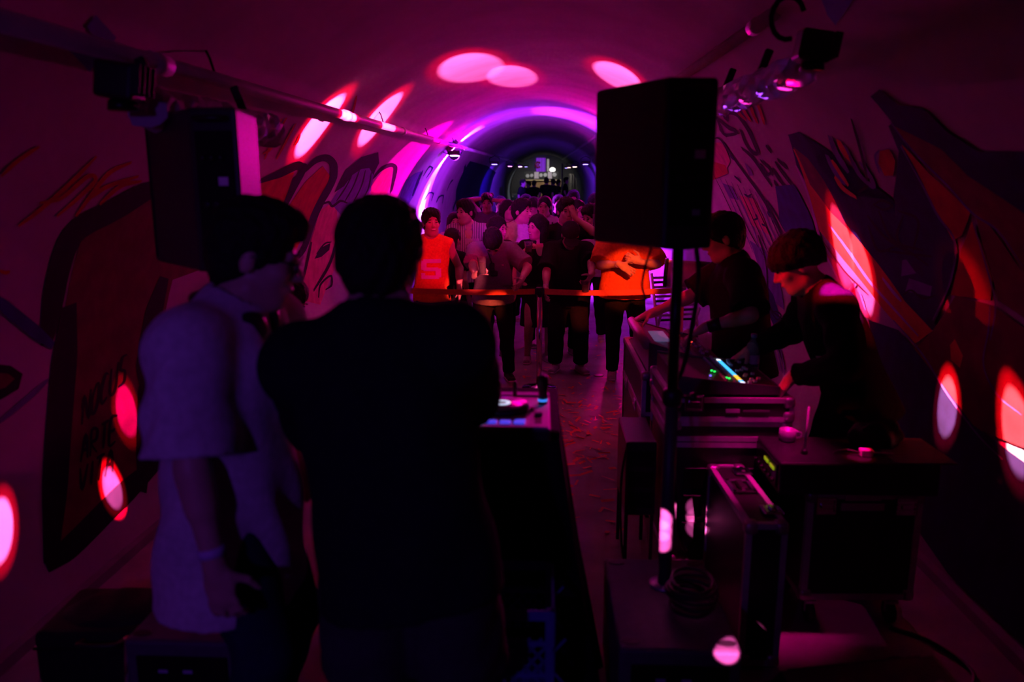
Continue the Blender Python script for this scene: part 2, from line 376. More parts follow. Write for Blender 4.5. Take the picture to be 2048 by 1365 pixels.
for s in ([(540, 300), (556, 262), (572, 234)], [(528, 318), (548, 268), (562, 236)], [(552, 318), (572, 280), (590, 246)], [(522, 280), (532, 246), (544, 232)], [(700, 240), (708, 210), (712, 190)], [(525, 306), (540, 300)], [(598, 268), (594, 280), (588, 290)]): stroke('graffiti_tag', s, 4.5, 'r')
# deeper in: dark murals on both sides
for i, (x0, y0, x1, y1) in enumerate(((930, 330, 905, 420), (945, 340, 925, 420), (962, 335, 940, 430), (985, 345, 965, 420))): stroke('graffiti_outline', [(x0, y0), ((x0 + x1) / 2 + 6, (y0 + y1) / 2 - 8), (x1, y1)], 5, 'n')
fill('graffiti_panel', [(940, 322), (975, 332), (992, 345), (980, 420), (950, 440), (915, 430), (912, 380)], 'n')
# right wall: black signature
for s in ([(1431, 220), (1441, 250), (1450, 268), (1470, 267), (1474, 262), (1458, 254), (1440, 240), (1424, 226)], [(1442, 218), (1455, 240), (1457, 226), (1476, 230), (1496, 256), (1511, 288), (1516, 306), (1504, 302), (1492, 284), (1482, 258)], [(1484, 295), (1506, 314), (1526, 342), (1546, 372)]): stroke('graffiti_signature', s, 6.5, 'k')
for s in ([(1522, 320), (1540, 336), (1545, 350)], [(1533, 290), (1545, 304)], [(1522, 326), (1536, 348), (1548, 340)], [(1552, 322), (1566, 344), (1590, 375)], [(1546, 335), (1560, 358), (1577, 378)], [(1549, 362), (1560, 376)], [(1556, 318), (1576, 336)]): stroke('graffiti_signature', s, 5.5, 'k')
for s in ([(1470, 212), (1482, 228), (1494, 238)], [(1482, 208), (1494, 228), (1502, 242)], [(1500, 204), (1508, 226), (1516, 246)], [(1516, 204), (1524, 226), (1530, 248)]): stroke('graffiti_tag', s, 6, 'r')
# right wall: lined mural behind the engineers
fill('mural_panel', [(1426, 285), (1444, 284), (1452, 296), (1462, 322), (1450, 345), (1426, 342)], 'p'); fill('mural_panel', [(1426, 322), (1452, 330), (1458, 346), (1426, 360)], 'r')
fill('mural_panel', [(1446, 366), (1464, 372), (1478, 400), (1462, 396), (1452, 380)], 'v')
fill('mural_panel', [(1490, 324), (1502, 336), (1508, 350), (1500, 352)], 'v'); fill('mural_panel', [(1480, 390), (1510, 398), (1530, 440), (1540, 470), (1505, 450)], 'p')
stroke('mural_line', [(1426, 276), (1442, 278), (1466, 312), (1500, 358), (1528, 398), (1556, 450), (1590, 520), (1600, 560)], 5, 'k')
stroke('mural_line', [(1534, 400), (1556, 432), (1572, 462)], 3.5, 'k')
for i in range(9):
    x = 1428 + i * 12; stroke('mural_line', [(x, 348 + i * 5), (x + 22, 392 + i * 6), (x + 48, 450 + i * 6), (x + 60 + (i % 3) * 8, 500 + i * 5)], 1.8, 'v' if i % 2 else 'k')
for s in ([(1470, 352), (1478, 358), (1484, 364)], [(1490, 388), (1498, 392), (1504, 388)], [(1508, 440), (1516, 436), (1512, 428)], [(1536, 424), (1542, 432)], [(1462, 312), (1470, 318)], [(1545, 440), (1550, 446)], [(1525, 448), (1534, 452)]): stroke('mural_line', s, 4, 'n')
fill('mural_panel', [(1500, 480), (1530, 500), (1560, 560), (1570, 620), (1545, 600), (1520, 540)], 'v'); fill('mural_panel', [(1528, 560), (1548, 590), (1562, 640), (1548, 650), (1530, 610)], 'n')
stroke('mural_line', [(1518, 470), (1535, 530), (1540, 610), (1568, 640)], 4, 'k'); stroke('mural_line', [(1530, 640), (1556, 690), (1572, 740)], 3, 'k'); stroke('mural_line', [(1545, 625), (1556, 640), (1564, 632), (1556, 624), (1545, 625)], 3, 'k')
for i in range(5): stroke('mural_line', [(1528 + i * 8, 660 + i * 6), (1540 + i * 7, 700 + i * 6), (1552 + i * 5, 735 + i * 4)], 2, 'v')
# right wall: blue ground and orange spikes
fill('graffiti_ground', [(1552, 372), (1590, 368), (1626, 440), (1640, 500), (1620, 560), (1590, 500), (1560, 440)], 'b')
fill('graffiti_ground', [(1578, 268), (1600, 262), (1626, 290), (1640, 330), (1690, 395), (1720, 392), (1790, 400), (1800, 470), (1880, 660), (1845, 660), (1790, 590), (1700, 480), (1630, 400), (1595, 330)], 'n')
fill('graffiti_spike', [(1588, 296), (1612, 312), (1640, 350), (1668, 420), (1720, 480), (1768, 540), (1812, 602), (1868, 662), (1830, 690), (1770, 620), (1690, 520), (1640, 460), (1622, 400)], 'o')
fill('graffiti_spike_shade', [(1588, 292), (1618, 316), (1650, 360), (1690, 440), (1712, 472), (1664, 424), (1622, 368)], 'br')
fill('graffiti_spike', [(1648, 500), (1690, 540), (1722, 590), (1745, 640), (1720, 630), (1692, 588), (1672, 540)], 'p')
stroke('graffiti_highlight', [(1660, 448), (1700, 502), (1740, 560), (1784, 610), (1840, 672)], 5, 'l'); stroke('graffiti_highlight', [(1622, 400), (1634, 450), (1650, 500), (1680, 560), (1694, 590)], 3.5, 'l')
stroke('graffiti_highlight', [(1594, 330), (1616, 380), (1630, 430), (1644, 478)], 4, 'l'); stroke('graffiti_highlight', [(1694, 590), (1716, 566)], 7, 'l'); stroke('graffiti_highlight', [(1722, 584), (1734, 620)], 3.5, 'l'); stroke('graffiti_line', [(1640, 470), (1690, 540), (1740, 590)], 3, 'br')
stroke('graffiti_highlight', [(1768, 556), (1790, 584), (1806, 602)], 6, 'l')
for s, c, wd in (([(1662, 270), (1676, 306), (1700, 344)], 'v', 10), ([(1680, 278), (1690, 300), (1706, 320)], 'o', 10), ([(1656, 308), (1676, 346), (1694, 366)], 'v', 10), ([(1672, 352), (1690, 376), (1716, 394)], 'o', 8), ([(1694, 290), (1712, 330), (1726, 352), (1750, 372), (1742, 348), (1722, 322)], 'v', 8), ([(1666, 318), (1680, 340), (1700, 370)], 'o', 7)): stroke('graffiti_scribble', s, wd, c)
stroke('graffiti_line', [(1706, 235), (1718, 275), (1732, 330), (1738, 362)], 6, 'k'); stroke('graffiti_line', [(1740, 370), (1728, 378), (1720, 382)], 6, 'k')
fill('graffiti_drop', [(1762, 300), (1782, 296), (1794, 320), (1790, 350), (1772, 350), (1760, 325)], 'r'); stroke('graffiti_line', [(1762, 298), (1754, 312), (1762, 344)], 5, 'v')
stroke('graffiti_line', [(1750, 408), (1768, 400), (1788, 410), (1770, 418), (1750, 408)], 5, 'k')
for s in ([(1738, 430), (1770, 470), (1820, 505)], [(1760, 420), (1790, 480), (1850, 500)], [(1800, 420), (1840, 440), (1830, 500)], [(1770, 500), (1830, 508), (1868, 512)], [(1810, 430), (1800, 480), (1860, 530)], [(1740, 450), (1760, 500), (1800, 490)]): stroke('graffiti_scribble', s, 5, 'k')
fill('graffiti_ground', [(1744, 190), (1762, 176), (1800, 206), (1850, 214), (1900, 262), (1960, 300), (2060, 300), (2060, 450), (1980, 420), (1930, 400), (1880, 330), (1830, 300), (1800, 260)], 'n')
fill('graffiti_ground', [(1790, 390), (1800, 300), (1780, 250), (1790, 240), (1860, 380), (1912, 480), (1908, 560), (1870, 650), (1850, 600), (1830, 560), (1800, 520)], 'n')
fill('graffiti_spike_shade', [(1788, 248), (1886, 296), (1940, 350), (2060, 430), (2060, 560), (1990, 450), (1940, 420), (1860, 340)], 'br')
fill('graffiti_spike', [(1806, 286), (1860, 342), (1945, 424), (1928, 470), (1910, 480), (1870, 410)], 'r')
fill('graffiti_spike', [(1948, 440), (1968, 490), (1990, 560), (1985, 600), (1905, 590), (1925, 500)], 'r'); fill('graffiti_spike', [(1955, 432), (1985, 450), (2020, 500), (2060, 560), (2060, 640), (2000, 600), (1970, 490)], 'br')
stroke('graffiti_highlight', [(1784, 240), (1830, 300), (1900, 370), (1950, 425), (2000, 460), (2050, 530)], 3.5, 'v'); stroke('graffiti_highlight', [(1806, 290), (1850, 370), (1880, 430), (1914, 482), (1906, 560), (1870, 640)], 4, 'v'); stroke('graffiti_highlight', [(1950, 440), (1980, 540), (1996, 610), (1985, 680)], 3, 'v')
fill('graffiti_tile_shape', [(1808, 520), (1816, 518), (1836, 546), (1806, 552)], 'v'); fill('graffiti_tile_shape', [(1822, 556), (1868, 572), (1864, 592), (1834, 586), (1814, 582)], 'v'); stroke('graffiti_line', [(1810, 590), (1826, 580), (1850, 596), (1876, 590)], 4, 'k')
fill('graffiti_ground', [(1830, 700), (1870, 660), (1915, 590), (1990, 610), (2060, 660), (2060, 900), (1960, 860), (1880, 800)], 'br')
fill('graffiti_ground', [(1740, 640), (1800, 660), (1850, 720), (1950, 850), (2060, 930), (2060, 1300), (1900, 1150), (1830, 1050), (1800, 900), (1760, 800)], 'n')
fill('graffiti_drop', [(1904, 690), (1914, 678), (1930, 712), (1924, 736), (1906, 720)], 'o'); stroke('graffiti_highlight', [(1985, 610), (1982, 660), (1972, 730), (2000, 790), (2048, 830)], 3, 'v')
stroke('graffiti_highlight', [(1790, 640), (1850, 710), (1900, 790), (1960, 870), (2010, 920)], 3.5, 'v')
# ------------------------------------------------------------------ soft-body surfaces: distance field -> one continuous mesh
def smin(a, b, k):
    if k <= 0: return np.minimum(a, b)
    h = np.maximum(k - np.abs(a - b), 0) / k
    return np.minimum(a, b) - h * h * k * .25
class Field:
    def __init__(s, lo, hi, h):
        s.h = h; s.lo = np.array(lo, float) - 2 * h
        s.n = np.ceil((np.array(hi) + 2 * h - s.lo) / h).astype(int) + 1
        s.D = np.full(tuple(s.n), .2, np.float32)
        s.ax = [(s.lo[i] + h * np.arange(s.n[i])).astype(np.float32) for i in range(3)]
    def sub(s, lo, hi, m):
        i0 = np.clip(np.floor((np.array(lo) - m - s.lo) / s.h).astype(int), 0, s.n - 1)
        i1 = np.clip(np.ceil((np.array(hi) + m - s.lo) / s.h).astype(int) + 1, 1, s.n)
        sl = tuple(slice(a, max(b, a + 1)) for a, b in zip(i0, i1))
        return sl, s.ax[0][sl[0]][:, None, None], s.ax[1][sl[1]][None, :, None], s.ax[2][sl[2]][None, None, :]
    def put(s, sl, d, k, sub=False):
        s.D[sl] = -smin(-s.D[sl], d, k) if sub else smin(s.D[sl], d, k)
    def cone(s, a, b, ra, rb, k=.02, flat=0, sub=False, fold=0.0):
        a = np.array(a, float); b = np.array(b, float); rm = max(ra, rb)
        sl, X, Y, Z = s.sub(np.minimum(a, b) - rm, np.maximum(a, b) + rm, k + 3 * s.h + .02)
        ab = b - a; L2 = max(ab @ ab, 1e-9)
        t = ((X - a[0]) * ab[0] + (Y - a[1]) * ab[1] + (Z - a[2]) * ab[2]) / L2; tc = np.clip(t, 0, 1)
        d = np.sqrt((X - a[0] - tc * ab[0]) ** 2 + (Y - a[1] - tc * ab[1]) ** 2 + (Z - a[2] - tc * ab[2]) ** 2) - (ra + (rb - ra) * tc)
        L = math.sqrt(L2)
        if fold: d = d + fold * (np.sin(t * L * 42 + 2.2 * np.sin(X * 15 + Y * 19)) * .7 + .6 * np.sin(X * 33 + Y * 47 + 3 * t))
        if flat & 1: d = np.maximum(d, (t - 1) * L)
        if flat & 2: d = np.maximum(d, -t * L)
        s.put(sl, d.astype(np.float32), k, sub)
    def ell(s, c, r, k=.02, R=None, sub=False):
        c = np.array(c, float); r = np.array(r, float); rm = r.max()
        sl, X, Y, Z = s.sub(c - rm, c + rm, k + 3 * s.h + .01)
        p = [X - c[0], Y - c[1], Z - c[2]]
        if R is not None: p = [R[0, i] * p[0] + R[1, i] * p[1] + R[2, i] * p[2] for i in range(3)]
        k0 = np.sqrt(sum((p[i] / r[i]) ** 2 for i in range(3))); k1 = np.sqrt(sum((p[i] / r[i] ** 2) ** 2 for i in range(3)))
        d = k0 * (k0 - 1) / np.maximum(k1, 1e-6)
        s.put(sl, d.astype(np.float32), k, sub)
    def loft(s, nodes, xa, k=.02, flat=0, fold=0.0):
        """nodes: (centre, half-width along xa, half-depth); an elliptical trunk"""
        C = [np.array(n[0], float) for n in nodes]; rm = max(max(n[1], n[2]) for n in nodes)
        lo = np.min(C, axis=0) - rm; hi = np.max(C, axis=0) + rm
        sl, X, Y, Z = s.sub(lo, hi, k + 3 * s.h + .02); best = None; N = len(nodes) - 1
        for i in range(N):
            a, b = C[i], C[i + 1]; ab = b - a; L = np.linalg.norm(ab); e = ab / L
            u = np.array(xa) - e * (np.array(xa) @ e); u /= np.linalg.norm(u); v = np.cross(e, u)
            px, py, pz = X - a[0], Y - a[1], Z - a[2]
            t = (px * e[0] + py * e[1] + pz * e[2]) / L
            tc = np.clip(t, 0, 1) if True else t
            A = nodes[i][1] + (nodes[i + 1][1] - nodes[i][1]) * tc; B = nodes[i][2] + (nodes[i + 1][2] - nodes[i][2]) * tc
            U = px * u[0] + py * u[1] + pz * u[2]; V = px * v[0] + py * v[1] + pz * v[2]
            q = np.sqrt((U / A) ** 2 + (V / B) ** 2); m = np.minimum(A, B); d = (q - 1) * m
            ov = np.maximum(np.maximum(-t, t - 1) * L, 0)
            d = np.where(ov > 0, np.sqrt(np.maximum(d, 0) ** 2 + ov ** 2) + np.minimum(d, 0) * 0, d)
            if fold:
                hh = px * 0 + (np.array(a) @ e) + t * L; d = d + fold * (np.sin(U * 42 + 2.0 * np.sin(hh * 7) + 1) * (.6 + .4 * np.sin(hh * 11 + V * 8)) + .6 * np.sin(hh * 26 + U * 24 + V * 15))
            if flat & 1 and i == N - 1: d = np.maximum(d, (t - 1) * L)
            if flat & 2 and i == 0: d = np.maximum(d, -t * L)
            best = d if best is None else np.minimum(best, d)
        s.put(sl, best.astype(np.float32), k)
    def plane(s, p, n):
        """keep the side that n points away from"""
        n = np.array(n, float); n /= np.linalg.norm(n); X, Y, Z = s.ax[0][:, None, None], s.ax[1][None, :, None], s.ax[2][None, None, :]
        s.D = np.maximum(s.D, ((X - p[0]) * n[0] + (Y - p[1]) * n[1] + (Z - p[2]) * n[2]).astype(np.float32))
    def noise(s, amp, f):
        X, Y, Z = s.ax[0][:, None, None], s.ax[1][None, :, None], s.ax[2][None, None, :]
        s.D = s.D + (amp * (np.sin(X * f + 2 * np.sin(Z * f * .4)) * np.sin(Y * f * .9 + 1.3 * np.sin(X * f * .5)) + .5 * np.sin(Z * f * .8 + X * f * 1.7))).astype(np.float32)
    def mesh(s, name):
        D = s.D; ins = D < 0
        c = np.zeros(tuple(np.array(D.shape) - 1), np.uint8)
        for i in (0, 1):
            for j in (0, 1):
                for k in (0, 1): c += ins[i:D.shape[0] - 1 + i, j:D.shape[1] - 1 + j, k:D.shape[2] - 1 + k]
        act = (c > 0) & (c < 8); idx = np.argwhere(act)
        if len(idx) == 0: return None
        vid = np.full(c.shape, -1, np.int32); vid[act] = np.arange(len(idx))
        acc = np.zeros((len(idx), 3)); cnt = np.zeros(len(idx))
        cor = [(i, j, k) for i in (0, 1) for j in (0, 1) for k in (0, 1)]
        val = {q: D[idx[:, 0] + q[0], idx[:, 1] + q[1], idx[:, 2] + q[2]].astype(float) for q in cor}
        for a in cor:
            for d in range(3):
                if a[d]: continue
                b = list(a); b[d] = 1; b = tuple(b); va, vb = val[a], val[b]
                x = (va < 0) != (vb < 0); t = np.where(x, va / np.where(va == vb, 1, va - vb), 0)
                p = np.tile(np.array(a, float), (len(idx), 1)); p[:, d] += t
                acc[x] += p[x]; cnt[x] += 1
        V = s.lo + s.h * (idx + acc / cnt[:, None])
        quads = []
        for d in range(3):
            sa = [slice(None)] * 3; sb = [slice(None)] * 3; sa[d] = slice(0, -1); sb[d] = slice(1, None)
            A, B = ins[tuple(sa)], ins[tuple(sb)]; e = np.argwhere(A != B)
            o1, o2 = [(1, 2), (2, 0), (0, 1)][d]
            e = e[(e[:, o1] > 0) & (e[:, o2] > 0) & (e[:, o1] < s.n[o1] - 1) & (e[:, o2] < s.n[o2] - 1)]
            if len(e) == 0: continue
            inn = A[e[:, 0], e[:, 1], e[:, 2]]
            def g(p, q):
                f = e.copy(); f[:, o1] -= p; f[:, o2] -= q; return vid[f[:, 0], f[:, 1], f[:, 2]]
            Q = np.stack([g(1, 1), g(0, 1), g(0, 0), g(1, 0)], 1)
            Q[~inn] = Q[~inn][:, ::-1]; quads.append(Q)
        Q = np.concatenate(quads); Q = Q[(Q >= 0).all(1)]
        me = bpy.data.meshes.new(name)
        me.vertices.add(len(V)); me.vertices.foreach_set('co', V.astype(np.float32).ravel())
        me.loops.add(len(Q) * 4); me.loops.foreach_set('vertex_index', Q.astype(np.int32).ravel())
        me.polygons.add(len(Q)); me.polygons.foreach_set('loop_start', np.arange(0, len(Q) * 4, 4, dtype=np.int32))
        me.polygons.foreach_set('use_smooth', np.ones(len(Q), bool))
        me.update(calc_edges=True); return me

# ------------------------------------------------------------------ people
def rot(ax, a):
    c, s_ = math.cos(a), math.sin(a)
    return np.array({'x': [[1, 0, 0], [0, c, -s_], [0, s_, c]], 'y': [[c, 0, s_], [0, 1, 0], [-s_, 0, c]], 'z': [[c, -s_, 0], [s_, c, 0], [0, 0, 1]]}[ax])
def unit(v): v = np.array(v, float); return v / max(np.linalg.norm(v), 1e-9)
def ik(a, t, l1, l2, pole):
    d = t - a; L = np.linalg.norm(d); e = d / L
    if L > (l1 + l2) * .995: L = (l1 + l2) * .995; t = a + e * L
    x = (l1 * l1 - l2 * l2 + L * L) / (2 * L); h = math.sqrt(max(l1 * l1 - x * x, 0))
    p = unit(np.array(pole) - e * (np.array(pole) @ e)); return a + e * x + p * h, t
def person(label, head, rz, lean=0, side=0, hd=(0, 0, 0), arms=None, top=None, bottom=None, hair='short', hmat=None, skin=None, shoe=None,
           fem=False, res=.009, build=1.0, feet=None, face=True, group=None, smile=False, extra=None, twist=0, Hfix=None):
    """head = (px, top py, Y): where the top of the head shows and how far down the tunnel it is. Angles in degrees.
    Local frame: faces -Y; side -1 is the person's right."""
    skin = skin or SKIN; hmat = hmat or HAIR; shoe = shoe or mat('pale_sneaker', (.5, .48, .46), .6, var=.1)
    arms = arms or {}; r = math.radians
    P = np.array([0, 0, .90]); Rs = rot('z', 0) @ rot('x', r(lean)) @ rot('y', r(side))      # +lean: forward (towards -Y)
    up = Rs @ np.array([0, 0, 1.0]); Rt = Rs @ rot('z', r(twist)); X = Rt @ np.array([1, 0, 0])
    sw = .155 if fem else .175
    N = P + up * .505; SH = {s_: P + up * .435 + X * s_ * sw for s_ in (-1, 1)}; hs = 1.10
    Rh = rot('z', r(hd[0])) @ rot('x', r(hd[1]) + r(lean) * .5) @ rot('y', r(hd[2]))
    H = N + Rh @ np.array([0, -.03, .148])
    hoff = {'short': .146, 'bowl': .150, 'cap': .14}.get(hair, .14) * hs
    topz = (H + Rh @ np.array([0, .01, 0]))[2] + hoff - .03 * (1 - Rh[2, 2])
    T = at(*head); sc = T[2] / topz if Hfix is None else Hfix
    Rz = rot('z', rz); off = Rz @ (H * [1, 1, 0]) * sc
    pos = np.array([T[0] - off[0], T[1] - off[1], 0.0 if Hfix is None else T[2] - topz * sc])
    pos[2] += floor_z(pos[1]) if Hfix is not None and False else 0
    def loc(wp): return Rz.T @ ((np.array(wp) - pos) / sc)
    E = thing('person', label, 'person', pos, rz, group); E.scale = (sc, sc, sc)
    # limbs
    HIP = {s_: P + np.array([s_ * .088, 0, -.02]) for s_ in (-1, 1)}
    feet = feet or {-1: (-.12, .02, -14), 1: (.12, .02, 14)}
    ANK, KNE = {}, {}
    for s_ in (-1, 1):
        fx, fyy, ft = feet[s_]; KNE[s_], ANK[s_] = ik(HIP[s_], np.array([fx, fyy, .085]), .42, .41, (s_ * .12, -1, 0))
    EL, WR, HF, HN, CU = {}, {}, {}, {}, {}
    for s_ in (-1, 1):
        a = arms.get(s_, {}); tw = a.get('t')
        t = loc(tw) if tw is not None else (np.array(a['l']) if 'l' in a else SH[s_] + np.array([s_ * .07, -.05, -.5]))
        EL[s_], WR[s_] = ik(SH[s_], t, .285, .25, a.get('pole', (s_ * .5, .9, -.1)))
        fd = unit(WR[s_] - EL[s_]); HF[s_] = unit(np.array(a['f'])) if 'f' in a else fd
        n = np.array(a.get('n', (-s_, 0, 0)), float); n = unit(n - HF[s_] * (n @ HF[s_])); HN[s_] = n; CU[s_] = a.get('curl', .35)
    bw = build
    # body: one continuous surface
    allp = [H, N, P] + list(EL.values()) + list(WR.values()) + list(KNE.values()) + list(ANK.values()) + [WR[s_] + HF[s_] * .2 for s_ in WR] + [SH[-1], SH[1]]
    lo = np.min(allp, axis=0) - .16; hi = np.max(allp, axis=0) + .16; lo[2] = -.02; lo[:2] = np.minimum(lo[:2], P[:2] - .30); hi[:2] = np.maximum(hi[:2], P[:2] + .30)
    F = Field(lo, hi, res)
    tn = [(-.07, .13, .10), (.0, .165, .115), (.12, .14 if not fem else .125, .10), (.28, .155 if not fem else .14, .112), (.40, .15 if not fem else .13, .095), (.47, .09, .06)]
    F.loft([(P + up * t, a * bw, b * bw) for t, a, b in tn], X, .03)
    for s_ in (-1, 1):
        F.cone(N + up * .005, SH[s_], .05, .05, .05); F.ell(SH[s_], (.056 * bw,) * 3, .03)
        F.cone(SH[s_], EL[s_], .05 * bw if not fem else .042, .038 if not fem else .034, .03)
        F.cone(EL[s_], WR[s_], .040 if not fem else .035, .026 if not fem else .023, .015)
        F.cone(EL[s_] + (WR[s_] - EL[s_]) * .1, EL[s_] + (WR[s_] - EL[s_]) * .4, .041 if not fem else .035, .037 if not fem else .031, .02)
        F.cone(HIP[s_], KNE[s_], .085 * bw, .055, .04); F.cone(KNE[s_], ANK[s_], .05, .036, .02)
        F.cone(KNE[s_] + (ANK[s_] - KNE[s_]) * .15 + [0, .012, 0], KNE[s_] + (ANK[s_] - KNE[s_]) * .5 + [0, .012, 0], .052, .042, .03)
        ft = r(feet[s_][2]); fdv = np.array([math.sin(ft), -math.cos(ft), 0]); F.cone(ANK[s_] + [0, .02, -.045], ANK[s_] + fdv * .10 + [0, 0, -.055], .030, .016, .02)
        # hand
        W, f, n = WR[s_], HF[s_], HN[s_]; b = np.cross(n, f) * (1 if s_ > 0 else -1)       # b points to the thumb side
        if res < .012:
            Rm = np.stack([b, n, f], 1); F.ell(W + f * .05, (.040, .017, .056), .015, Rm)
            F.cone(W - f * .02, W + f * .03, .026, .026, .012)
            for q, (bo, ln) in enumerate(((.030, .070), (.010, .080), (-.011, .074), (-.030, .058))):
                p = W + f * .09 + b * bo; ang = CU[s_] * .55; rr = .0092
                for sg in (.45, .32, .23):
                    d = f * math.cos(ang) + n * math.sin(ang) + b * bo * 1.6; d = unit(d); q2 = p + d * ln * sg * 1.05
                    F.cone(p, q2, rr, rr - .0008, .006); p = q2; rr -= .0008; ang += CU[s_] * .9
            p = W + f * .03 + b * .030; d = unit(f * .55 + b * .75 + n * (.2 + .5 * CU[s_])); q2 = p + d * .045; F.cone(p, q2, .0125, .0105, .012)
            d2 = unit(f * .8 + b * .25 + n * (.25 + .6 * CU[s_])); F.cone(q2, q2 + d2 * .045, .0102, .0085, .006)
        else: F.cone(W, W + f * .13, .028, .018, .02)
    # head with a face
    def hp(x, y, z): return H + Rh @ np.array([x, y, z]) * hs
    def er(*v): return tuple(q * hs for q in v)
    F.cone(N - up * .04, hp(0, .015, -.05), .058 if not fem else .05, .052 if not fem else .044, .03)
    F.ell(hp(0, .014, .032), er(.073, .092, .084), .02, Rh); F.ell(hp(0, -.030, -.035), er(.057, .060, .078), .03, Rh)
    F.ell(hp(0, -.058, -.088), er(.030, .028, .022), .03, Rh)
    for s_ in (-1, 1):
        F.ell(hp(s_ * .036, -.060, -.022), er(.024, .022, .022), .02, Rh); F.ell(hp(s_ * .074, .010, -.008), er(.009, .019, .031), .008, Rh)
        F.ell(hp(s_ * .031, -.100, .006), er(.016, .014, .011), .012, Rh, sub=True); F.cone(hp(s_ * .048, .0, -.075), hp(s_ * .015, -.055, -.095), .02, .02, .03)
    F.cone(hp(-.034, -.078, .024), hp(.034, -.078, .024), .011, .011, .015)
    F.cone(hp(0, -.088, .014), hp(0, -.108, -.026), .007, .012, .012); F.cone(hp(-.011, -.096, -.03), hp(.011, -.096, -.03), .009, .009, .008)
    F.ell(hp(0, -.087, -.056), er(.024, .010, .010), .012, Rh)
    link('body', F.mesh('body'), skin, E)
    def blob(nm, c, rr, m, R=None, h=None):
        h = h or max(min(rr) / 2.2, .0025); f2 = Field(np.array(c) - max(rr) - .003, np.array(c) + max(rr) + .003, h); f2.ell(c, rr, 0, R); me = f2.mesh(nm)
        return link(nm, me, m, E) if me else None
    if face:
        for s_ in (-1, 1):
            blob('eye', hp(s_ * .031, -.0862, .007), er(.0135, .0055, .0042 if smile else .0055), EYE, Rh)
            blob('eyebrow', hp(s_ * .033, -.0905, .030), er(.0185, .0045, .0042), hmat, Rh @ rot('y', s_ * .12))
        if smile:
            blob('mouth', hp(0, -.093, -.055), er(.027, .007, .0105), LIP, Rh); blob('teeth', hp(0, -.0975, -.053), er(.021, .0055, .0058), TEETH, Rh)
        else: blob('mouth', hp(0, -.093, -.057), er(.021, .0065, .0065), LIP, Rh)
    # hair
    if hair:
        G = Field(H - .42 if 'long' in hair else (H - .30 if hair == 'bob' else H - .20), H + .20, max(res * .8, .006))
        bowl = hair == 'bowl'; g = .012 if bowl else .007
        if hair == 'cap':
            G.ell(hp(0, .018, .030), er(.080, .099, .084), .02, Rh); G.ell(hp(0, .050, -.012), er(.073, .060, .07), .03, Rh); G.noise(.002, 90)
            n = Rh @ np.array([0, .35, 1.0]); G.plane(hp(0, 0, .045), n); nn = Rh @ np.array([0, -.743, -1.0]); G.plane(hp(0, 0, -.01), nn)
        else:
            G.ell(hp(0, .018, .042), er(.082 + g, .100 + g, .088 + g), .02, Rh); G.ell(hp(0, .050, -.012), er(.073, .062, .078), .03, Rh)
            if hair == 'tied': G.ell(hp(0, .12, .02), er(.035, .04, .04), .02, Rh)
            if bowl: G.ell(hp(0, -.01, .045), er(.094, .100, .068), .03, Rh)
            nn = Rh @ (np.array([0, -.743, -1.0]) if not bowl else np.array([0, -.3, -1.0]))
            if not bowl and not fem: G.ell(hp(0, -.022, .092), er(.070, .082, .046), .03, Rh)
            G.plane(hp(0, 0, -.034) if not bowl else hp(0, -.05, .002), nn)
            if not bowl:
                G.ell(hp(0, -.105, -.012), er(.060, .078, .080), .008, Rh, sub=True)
                for s_ in (-1, 1): G.ell(hp(s_ * .088, .005, -.022), er(.026, .028, .042), .006, Rh, sub=True)
            G.noise(.0042 if not fem else .0024, 105)
            if hair in ('long', 'longback'):
                e = P + up * (.18 if hair == 'longback' else .30) + Rt @ np.array([0, .10, 0])
                G.loft([(hp(0, .045, .06), .082, .065), (hp(0, .055, -.05), .092, .062), (N + Rt @ np.array([0, .07, -.06]), .11, .05), (e, .10, .035)], X, .02, 0, .004)
            if hair == 'bob':
                for s_ in (-1, 1): G.loft([(hp(s_ * .066, .03, .06), .05, .03), (hp(s_ * .078, .03, -.05), .055, .03), (hp(s_ * .072, .025, -.15), .05, .022)], Rh @ np.array([0, 1, 0]), .02, 0, .003)
                G.loft([(hp(0, .07, .05), .08, .05), (hp(0, .075, -.05), .085, .045), (hp(0, .075, -.15), .08, .03)], X, .03, 0, .003)
        me = G.mesh('hair')
        if me: link('hair', me, hmat, E)
        if hair == 'cap':
            cm = cloth('black_cap_cotton', (.022, .016, .024)); K = Field(H - .2, H + .2, max(res * .7, .006))
            K.ell(hp(0, .012, .040), er(.088, .108, .098), .0, Rh); K.plane(hp(0, 0, .040), Rh @ np.array([0, 0, -1.0])); link('cap_crown', K.mesh('cap'), cm, E)
            K = Field(H - .25, H + .25, .006); K.ell(hp(0, -.125, .040), er(.072, .075, .007), 0, Rh); link('cap_brim', K.mesh('brim'), cm, E)
    # top
    if top:
        m = top['m']; ez = top.get('ease', .014); hem = top.get('hem', -.10); fo = top.get('fold', .0035); rs = top.get('res', max(res, .009))
        F = Field(lo, hi, rs)
        nd = [(hem, .165 + ez + .012, .125 + ez + .01), (.0, .165 + ez, .118 + ez), (.13, .145 + ez * 1.3, .105 + ez * 1.2), (.28, .157 + ez, .114 + ez), (.40, .152 + ez, .097 + ez), (.475, .092 + ez, .062 + ez)]
        if fem and top.get('fit'): nd = [(hem, .16, .12), (0, .172, .125), (.13, .135, .108), (.28, .148, .12), (.40, .138, .103), (.47, .10, .07)]
        F.loft([(P + up * t, a * bw, b * bw) for t, a, b in nd], X, .03, 2, fo)
        sl = top.get('sleeve', .62)
